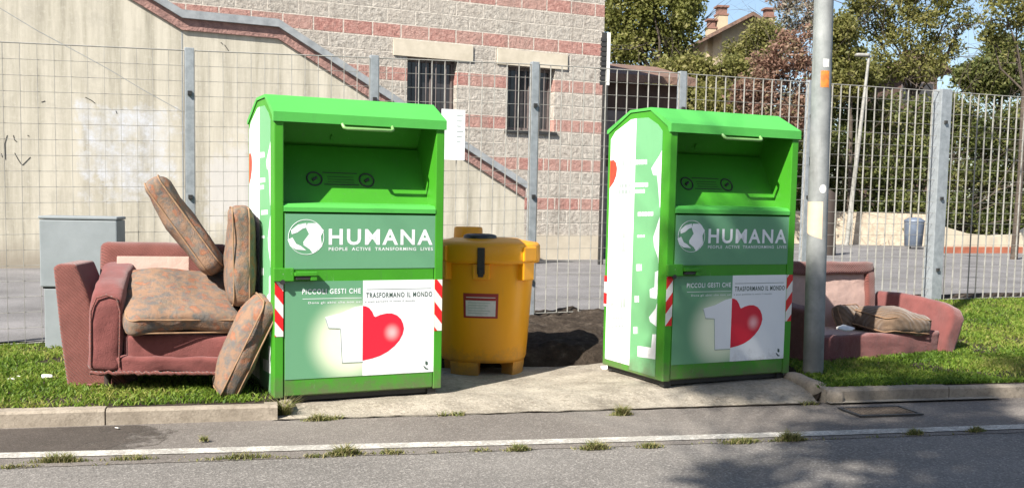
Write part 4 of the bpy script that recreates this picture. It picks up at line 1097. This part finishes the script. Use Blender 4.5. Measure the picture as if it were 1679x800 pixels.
wall_between('garden_wall', a2, b2+Vector((3, 0, 0)), .3, [.85, .62, .55, .6, 1.05, 1.2, 1.15, 1.2, 1.2], [M['creamwall'], M['terracotta']], 'cream garden wall with wavy top and terracotta base across the road', 'wall', .2)
fl = g(1388, 402, ZB); ft = aty(1425, 92, fl.y)
far = empty('street_lamp', (fl.x, fl.y, ZB), 0, 'slim pale leaning street lamp across the road in front of the hedge', 'street lamp')
tp = ft-Vector((fl.x, fl.y, ZB))
MB().tube([(0, 0, 0), tp*.5, tp], [.095, .075, .05], 12).build('shaft', M['bars'], far)
mb = MB(); mb.rbox((.25, .12, .06), .05, Matrix.Translation(tp+Vector((-.25, 0, .02)))); mb.build('lamp_head', M['bars'], far)
t0 = g(1497, 408, ZB)
tb = empty('litter_bin', (t0.x, t0.y, ZB), 0, 'blue-grey litter bin in front of the stone wall across the road', 'litter bin')
mb = MB(); mb.lathe([(.26, .08), (.29, .1), (.33, .88), (.33, .92)], 24); mb.build('body', M['bluebin'], tb)
mb = MB(); mb.lathe([(.345, .925), (.345, .97), (.2, 1.06), (.03, 1.08)], 24); mb.build('lid', M['bluebin'], tb)
mb = MB(); mb.tube([(.0, .3, 0), (0, .3, 1.25)], .04, 8); mb.build('post', M['dark'], tb)
b0 = g(1356, 418, ZB)
bo = empty('tree_stump', (b0.x, b0.y, ZB), 0, 'dark bare trunk standing on the far road directly behind the lamp pole', 'trunk')
MB().tube([(0, 0, -.05), (.02, 0, .8), (0, 0, 1.75), (.03, 0, 1.8)], [.24, .18, .16, .1], 12).build('trunk', M['wood_dark'], bo)

def house(name, px0, px1, pyeave, pyridge, Y, depth, label, wallm, chims=()):
    A_ = aty(px0, pyeave, Y); B_ = aty(px1, pyeave, Y); rz = aty(.5*(px0+px1), pyridge, Y).z
    Wd = B_.x-A_.x; cx = .5*(A_.x+B_.x); ez = A_.z-ZB; rz -= ZB
    root = empty(name, (cx, Y, ZB), .12, label, 'house')
    mb = MB(); mb.prism([(-Wd/2, 0), (Wd/2, 0), (Wd/2, ez), (0, rz), (-Wd/2, ez)], 0, depth, 'y'); mb.build('wall', wallm, root)
    mb = MB(); ov = .7; sl_ = (rz-ez)/(Wd/2)
    for s_ in (-1, 1):
        q = [(0, rz+.02), (s_*(Wd/2+ov), ez-ov*sl_+.02), (s_*(Wd/2+ov), ez-ov*sl_+.24), (0, rz+.24)]
        mb.prism(q if s_ > 0 else q[::-1], -ov, depth+.4, 'y')
    rf = mb.build('roof', M['roof'], root)
    for (px, py, w) in chims:
        P = aty(px, py, Y+2); x = P.x-cx; zt = P.z-ZB
        MB().box(x-w/2, x+w/2, 1.6, 1.6+w, rz-2.2, zt-.5).build('chimney', wallm, rf)
        c2 = MB(); c2.box(x-w/2-.04, x+w/2+.04, 1.56, 1.64+w, zt-.5, zt-.4); c2.box(x-w/2+.05, x+w/2-.05, 1.65, 1.55+w, zt-.38, zt-.05); c2.box(x-w/2-.05, x+w/2+.05, 1.55, 1.65+w, zt-.05, zt+.06)
        c2.build('chimney_pot', M['brick_ch'], rf)
    for xx in (-.22, .22):
        w = MB(); w.box(xx*Wd-.5, xx*Wd+.5, -.03, .05, ez-2.2, ez-.8); wo = w.build('window', M['windowframe'], root)
        MB().box(xx*Wd-.42, xx*Wd+.42, -.045, -.033, ez-2.1, ez-.9).build('pane', M['glassdark'], wo)
    return root
house('house', 1182, 1272, 54, 30, 58, 9, 'cream gabled house with brown tiled roof and chimneys above the bushes', M['housewall'], ((1188, 14, .62), (1170, 36, .5), (1268, 16, .6)))
house('house', 1472, 1540, 112, 97, 62, 6, 'brown walled house with tiled roof glimpsed behind the tall tree', M['brownshed'], ((1500, 86, .7),))
# brown outbuilding beside the block building
A_ = aty(1002, 128, 27); B_ = aty(1075, 128, 27); zr = aty(1000, 96, 27).z-ZB; ze = A_.z-ZB
sh = empty('outbuilding', (A_.x, 27, ZB), .35, 'low brown outbuilding with tiled roof between block building and green tree', 'outbuilding')
Wd = B_.x-A_.x+1.0
MB().box(-.9, Wd, .3, 4, 0, ze-.05).build('wall', M['brownshed'], sh)
mb = MB(); mb.prism([(-.2, ze-.1), (-.2, ze+.1), (2.2, zr+.2), (4.4, ze+.1), (4.4, ze-.1), (2.2, zr)], -1.1, Wd+.3, 'x'); mb.build('roof', M['roof'], sh)
for x in (.3, 1.2):
    w = MB(); w.box(x-.3, x+.3, .26, .296, 2.6, 3.8); w.build('shutter', M['windowframe'], sh)
mb = MB(); mb.box(-.85, Wd-.2, .24, .297, .0, 2.3); mb.build('pale_base', M['curtain'], sh)

# ---------------------------------------------------------------- trees and shrubs
def crown(name, blobs, n, size, mat, parent, origin, gap=.25, shell=.55):
    """blobs: list of (centre Vector, rx, ry, rz). Leaves grow in sprigs spread through the crown volume."""
    vol = np.array([b[1]*b[2]*b[3] for b in blobs])**.7; vol /= vol.sum()
    Ps, Ts = [], []
    for (c, rx, ry, rz), w in zip(blobs, vol):
        ns = max(6, int(n*w/9)); made = 0
        while made < ns:
            d = rng.normal(size=3); d /= np.linalg.norm(d); rad = (shell+(1-shell)*rng.random())if rng.random() < .8 else rng.random()**.33
            rad *= 1+.22*noise.noise(Vector(d*2.3)+c*.7)+.1*noise.noise(Vector(d*6)+c)
            p = Vector((c.x+d[0]*rx*rad, c.y+d[1]*ry*rad, c.z+d[2]*rz*rad))
            made += 1
            if noise.noise(p*(.55/size)*.28) < -gap*(-1 if gap < 0 else 1)+.0 and rng.random() < .85: continue
            k_ = rng.integers(6, 13); sp_ = size*1.5
            q = np.array(p)+rng.normal(size=(k_, 3))*sp_*np.array([.55, .55, .45])
            Ps.append(q); Ts.append(np.clip(.45+.35*noise.noise(p*1.1)+rng.normal(size=k_)*.2, 0, 1))
    P = np.concatenate(Ps)-np.array(origin); Tn = np.concatenate(Ts)
    N = rng.normal(size=P.shape)+np.array([0, 0, .6]); N /= np.linalg.norm(N, axis=1)[:, None]
    return leaf_mesh('crown' if name == 'tree' else name, P, N, size*(.6+.8*rng.random(len(P))), Tn, mat, parent)
def branches(mb, a, b, r0, depth, spread):
    a, b = Vector(a), Vector(b); m_ = a.lerp(b, .5)+Vector(rng.normal(size=3))*(b-a).length*.06
    mb.tube([a, m_, b], [r0, r0*.75, r0*.5], 7)
    if depth:
        for q in range(3):
            t = .45+.5*rng.random(); s_ = a.lerp(b, t); L = (b-a).length*.62
            d = ((b-a).normalized()+Vector(rng.normal(size=3))*spread).normalized()
            branches(mb, s_, s_+d*L, r0*.42, depth-1, spread)
def tree(name, label, Y, pxb, blobs_px, n, size, mat, trunk_r=.18, gap=.2, group=None, trunkpx=None, cat='tree', dr=.8):
    bx = aty(pxb, 380, Y); root = empty(name, (bx.x, Y, ZB), 0, label, cat, group)
    sc_ = Y/F_PX; blobs = []
    for q, b in enumerate(blobs_px):
        px, py, r = b[:3]; c = aty(px, py, Y); c.y += random.uniform(-.5, .5)*r*sc_; rr = r*sc_
        blobs.append((c, rr, rr*dr, rr*(b[3] if len(b) > 3 else .9)))
    o = (bx.x, Y, ZB)
    crown('crown', blobs, n, size, mat, root, o, gap)
    mb = MB(); topc = max(blobs, key=lambda b: b[0].z)[0]; lowc = min(blobs, key=lambda b: b[0].z)[0]
    fork = Vector((.15*(topc.x-bx.x), 0, max(.5, (lowc.z-ZB)*.8)))
    mb.tube([(0, 0, -.1), fork*.5+Vector((.04, 0, 0)), fork], [trunk_r, trunk_r*.8, trunk_r*.7], 10)
    for c, rx, ry, rz in blobs:
        e = c-Vector(o); branches(mb, fork, e, trunk_r*.3, 2, .7)
    mb.build('trunk', M['bark'], root)
    return root
tree('tree', 'bushy green tree beside the block building, leftmost of the background trees', 42, 1078,
     [(1040, 40, 48), (1090, 25, 50), (1118, 62, 34), (1075, 85, 42), (1022, 78, 30), (1128, 14, 26), (1060, -25, 55), (1112, 100, 30), (1010, 20, 30)], 26000, .17, M['leaf_green'], .2, .2)
tree('shrub', 'olive green shrub in front of the house, right of the bushy green tree', 37, 1140,
     [(1095, 130, 36), (1140, 118, 34), (1175, 145, 34), (1130, 165, 40), (1085, 170, 30), (1200, 115, 22), (1160, 185, 40), (1200, 180, 40)], 26000, .15, M['leaf_olive'], .1, .35, cat='shrub')
tree('climber', 'green climbing plant over the gable of the cream house', 54, 1235,
     [(1228, 88, 32), (1215, 120, 34), (1250, 58, 26), (1196, 80, 16), (1262, 88, 30), (1236, 66, 22), (1205, 98, 20), (1278, 58, 22)], 12000, .17, M['leaf_olive'], .08, .3, cat='plant')
tree('shrub', 'rusty red autumn shrub below the cream house left of the lamp pole', 35, 1265,
     [(1255, 118, 36), (1290, 95, 34), (1238, 155, 34), (1285, 150, 40), (1308, 62, 26), (1320, 125, 34), (1300, 185, 40), (1250, 190, 36), (1218, 150, 22)], 15000, .13, M['leaf_red'], .1, .12, cat='shrub')
tree('tree', 'thin tree with pinkish sparse foliage rising above the red shrub', 46, 1315,
     [(1305, 20, 30), (1325, -10, 30), (1285, -2, 22), (1330, 40, 24)], 4200, .16, M['leaf_pale'], .06, .1)
tree('tree', 'yellowish green tree just right of the lamp pole', 38, 1390,
     [(1385, 95, 34), (1372, 135, 32), (1405, 130, 36), (1380, 50, 26)], 17000, .15, M['leaf_olive'], .1, .35)
tree('tree', 'tall airy tree with sky showing through behind the far street lamp', 45, 1490,
     [(1432, 30, 44), (1482, 50, 46), (1530, 15, 42), (1552, 75, 32), (1452, 100, 42), (1505, 105, 40), (1572, 35, 24), (1412, -5, 36), (1480, -20, 40), (1560, -5, 30)], 22000, .15, M['leaf_olive'], .2, .1)
tree('tree', 'dark round tree at the right behind the thick fence post', 40, 1625,
     [(1618, 128, 42), (1662, 120, 42), (1590, 125, 26), (1690, 105, 40), (1640, 85, 28)], 22000, .15, M['leaf_dark'], .14, .3)
tree('tree', 'sparse pale leaved tree with bare branches at the top right', 28, 1665,
     [(1640, 15, 38), (1672, 45, 26), (1690, 5, 40), (1630, 60, 18), (1665, 80, 20)], 5200, .12, M['leaf_olive'], .1, .06)
hb = []
for px in range(1310, 1760, 34):
    for py in (185, 235, 285, 335, 375):
        hb.append((px+random.uniform(-12, 12), py+random.uniform(-10, 10), 30+random.uniform(-4, 8)))
tree('hedge', 'tall overgrown hedge of mixed greens behind the stone and garden walls', 39, 1520, hb, 70000, .15, M['leaf_dark'], .1, .3, cat='hedge', dr=1.0)
hb = []
for px in range(1005, 1320, 36):
    for py in (190, 240, 290, 340):
        hb.append((px+random.uniform(-12, 12), py+random.uniform(-10, 10), 30+random.uniform(-4, 8)))
tree('hedge', 'dark hedge beyond the fence to the left of the right container', 40, 1150, hb, 22000, .17, M['leaf_dark'], .1, .25, cat='hedge', dr=1.0)
far_blobs = []

# roadside tree behind the viewer whose crown shades the right-hand foreground
E1 = Vector((-SUN_AZ.y, SUN_AZ.x, 0)); E1 = E1 if E1.x > 0 else -E1; E2 = TO_SUN.cross(E1); E2 = E2 if E2.z > 0 else -E2
def sunpos(e1, e2, t): return E1*e1+E2*e2+TO_SUN*t
rt = empty('roadside_tree', (-4.3, -4.3, ZR), 0, 'roadside tree standing behind the viewer and shading the right foreground', 'tree')
bl = []
for (e1, e2, r) in ((-.9, 3.5, .8), (-1.4, 4.4, .8), (.2, 3.9, .9), (-.1, 4.9, .8), (-2.4, 4.8, .5), (-3.0, 4.85, .42), (-2.75, 5.3, .35), (1.2, 4.4, .9), (-1.7, 5.3, .5), (-.7, 5.7, .5), (.6, 3.0, .8), (-1.1, 2.7, .7), (-.2, 2.2, .9), (1.6, 5.3, .7), (-2.0, 3.2, .3), (-1.9, 4.0, .4), (-3.15, 4.6, .3), (-3.0, 5.25, .3), (-2.9, 5.6, .25), (-2.45, 5.6, .3), (-1.2, 6.2, .6), (-.4, 6.7, .6), (.3, 6.2, .6)):
    bl.append((sunpos(e1, e2, 10.5+random.uniform(-.7, .7)), r, r, r))
crown('crown', bl, 36000, .12, M['leaf_green'], rt, (-4.3, -4.3, ZR), .2, .2)
mb = MB(); fk = Vector((.1, .2, 6.4))
mb.tube([(0, 0, -.1), (.05, .1, 3.2), fk], [.2, .16, .13], 12)
for c, r, _, _ in bl: branches(mb, fk, c-Vector((-4.3, -4.3, ZR)), .02, 1, .6)
mb.build('trunk', M['bark'], rt)

tk = empty('thicket', (18, 47, ZB), 0, 'dense dark thicket filling the view further back behind the roadside hedge', 'thicket')
nh = 15000; P = np.stack([rng.uniform(-16, 18, nh), rng.uniform(-1.2, 1.2, nh), 5.8*rng.random(nh)**.8], 1); N = rng.normal(size=P.shape); N /= np.linalg.norm(N, axis=1)[:, None]
leaf_mesh('foliage', P, N, .34*(.6+.8*rng.random(nh)), np.clip(rng.normal(.3, .2, nh), 0, 1), M['leaf_dark'], tk)
for q in range(9): MB().tube([(-15+4*q, 0, -.1), (-15+4*q+.3, 0, 2.5), (-15+4*q, .2, 4.8)], [.1, .08, .03], 7).build('stem', M['bark'], tk)
# unseen hedge added behind the viewer to cut down the sky light
added_hedge = empty('hedge', (0, -8.5, ZR), 0, 'tall dense unseen hedge added behind the viewer to dim the sky light', 'hedge')
nh = 24000; P = np.stack([rng.uniform(-32, 32, nh), rng.uniform(-.7, .7, nh), rng.uniform(0, 6.0, nh)], 1)
N = rng.normal(size=P.shape); N /= np.linalg.norm(N, axis=1)[:, None]
leaf_mesh('foliage', P, N, .38*(.6+.8*rng.random(nh)), np.clip(rng.normal(.35, .2, nh), 0, 1), M['leaf_dark'], added_hedge)
for q in range(17): MB().tube([(-32+4*q, 0, -.1), (-32+4*q+.2, 0, 2.5), (-32+4*q, .1, 5)], [.12, .09, .04], 8).build('stem', M['bark'], added_hedge)

# ---------------------------------------------------------------- tufts in the cracks, litter
def tuft(px, py, z, L, n, h, label):
    c = g(px, py, z); d = Vector((1, .226, 0)).normalized(); pts = []
    n = int(n*2.2); h *= 1.25
    for _ in range(n):
        t = random.gauss(0, .5)*L; pts.append((d.x*t+random.gauss(0, .006), d.y*t+random.gauss(0, .01), 0))
    hs = np.array([h*(.35+.65*random.random())*math.exp(-(p[0]/(L*.7+.01))**2) + .008 for p in pts])
    o = blades('grass_tuft', pts, hs, np.full(n, .004)+rng.random(n)*.003, 1.3, M['tuft']); o.location = c
    tag(o, label, 'grass tuft', 'grass tufts in the cracks of the road edge')
for t in ((95, 757, ZR+.004, .14, 130, .05, 'yellowed grass tuft in the road crack at far left'),
          (215, 753, ZR+.004, .16, 70, .025, 'low thin grass line in the road crack below the armchair'),
          (400, 751, ZR+.004, .2, 110, .03, 'long low grass tuft in the road crack below the propped cushion'),
          (566, 745, ZR+.004, .1, 150, .055, 'dense grass tuft in the road crack below the left container'),
          (640, 743, ZR+.004, .12, 60, .025, 'thin trailing grass right of the dense tuft below left container'),
          (850, 738, ZR+.004, .07, 90, .04, 'small grass tuft in the road crack below the orange tank'),
          (975, 736, ZR+.004, .1, 120, .05, 'grass tuft in the road crack below the gap between containers'),
          (1065, 733, ZR+.004, .09, 80, .03, 'low grass tuft in the road crack left of the right container'),
          (1215, 726, ZR+.004, .13, 80, .03, 'thin dark grass in the road crack below the right container'),
          (1295, 722, ZR+.004, .1, 170, .06, 'bushy dark grass tuft in the road crack below the lamp pole'),
          (1500, 712, ZR+.004, .06, 80, .04, 'dark grass tuft in the road crack below the broken sofa'),
          (1600, 707, ZR+.004, .06, 80, .035, 'rightmost dark grass tuft in the road crack'),
          (465, 682, -.045, .035, 170, .12, 'tall weed at the kerb end by the left container corner'),
          (520, 689, -.045, .09, 120, .04, 'weed patch along the pad edge under the left container'),
          (1020, 680, -.045, .06, 150, .065, 'yellow grass tuft on the pad edge between the containers'),
          (335, 722, ZR+.012, .02, 30, .03, 'tiny weed in the asphalt between kerb and white line')):
    tuft(*t)
for px, py, s_, lab in ((77, 622, .035, 'large white paper scrap on the grass left of the armchair'), (20, 624, .025, 'white paper scrap on the grass at the left picture edge'), (32, 619, .016, 'tiny white scrap beside the left edge scrap'),
                        (997, 604, .05, 'white plastic scrap at the rear foot of the right container'), (193, 702, .014, 'tiny white scrap on the dark asphalt at left')):
    c = g(px, py, .06 if py < 630 and px < 500 else (.03 if px > 500 else ZR+.01)); mb = MB()
    mb.rbox((s_, s_*.6, s_*.18), s_*.17, Matrix.Translation(c+Vector((0, 0, s_*.6 if px < 500 and py < 630 else s_*.1))) @ RZ(random.random()*3) @ RX(.3), 6, wob=s_*.35, seed=int(px))
    tag(mb.build('paper_scrap', M['paper']), lab, 'litter')
pts = []
for _ in range(60000):
    X = random.uniform(-3.6, 4.4)
    dn = noise.noise(Vector((X*2.6, 11, 0)))+.5*noise.noise(Vector((X*9, 3, 0)))
    if random.random() > max(0.012, min(1, (dn-.12)*1.7))*.16: continue
    pts.append((X, edgeY(X)+random.gauss(.008, .012), ZR))
hh = np.array([.012+.028*random.random()*max(.2, min(1, .4+noise.noise(Vector((p[0]*2.6, 11, 0))))) for p in pts])
blades('crack_grass', pts, hh, np.full(len(pts), .005)+rng.random(len(pts))*.004, 1.4, M['tuft'], None, 'stuff')
pts = []
for _ in range(9000):
    X = random.uniform(PADL, PADR)
    if noise.noise(Vector((X*4, 21, 0))) < .22 or random.random() > .25: continue
    pts.append((X, kerbY(X)-.03+random.gauss(0, .015), ZR))
blades('crack_grass', pts, .015+.03*rng.random(len(pts)), np.full(len(pts), .005)+rng.random(len(pts))*.004, 1.4, M['tuft'], None, 'stuff')
# drain grate in the gutter
gc = g(1443, 677, ZR)
dg = empty('drain_grate', (gc.x, gc.y, ZR+.012), math.atan(.235), 'rusty iron drain grate in the gutter below the broken sofa', 'drain')
mb = MB()
for x in (-.24, .22): mb.box(x, x+.02, -.12, .12, 0, .008)
for y in (-.14, .12): mb.box(-.24, .24, y, y+.02, 0, .008)
mb.build('frame', M['dark'], dg)
mb = MB()
for q in range(13):
    x = -.2+q*.032; mb.box(x, x+.016, -.12, .12, .0, .006)
mb.build('grid', M['bark'], dg)
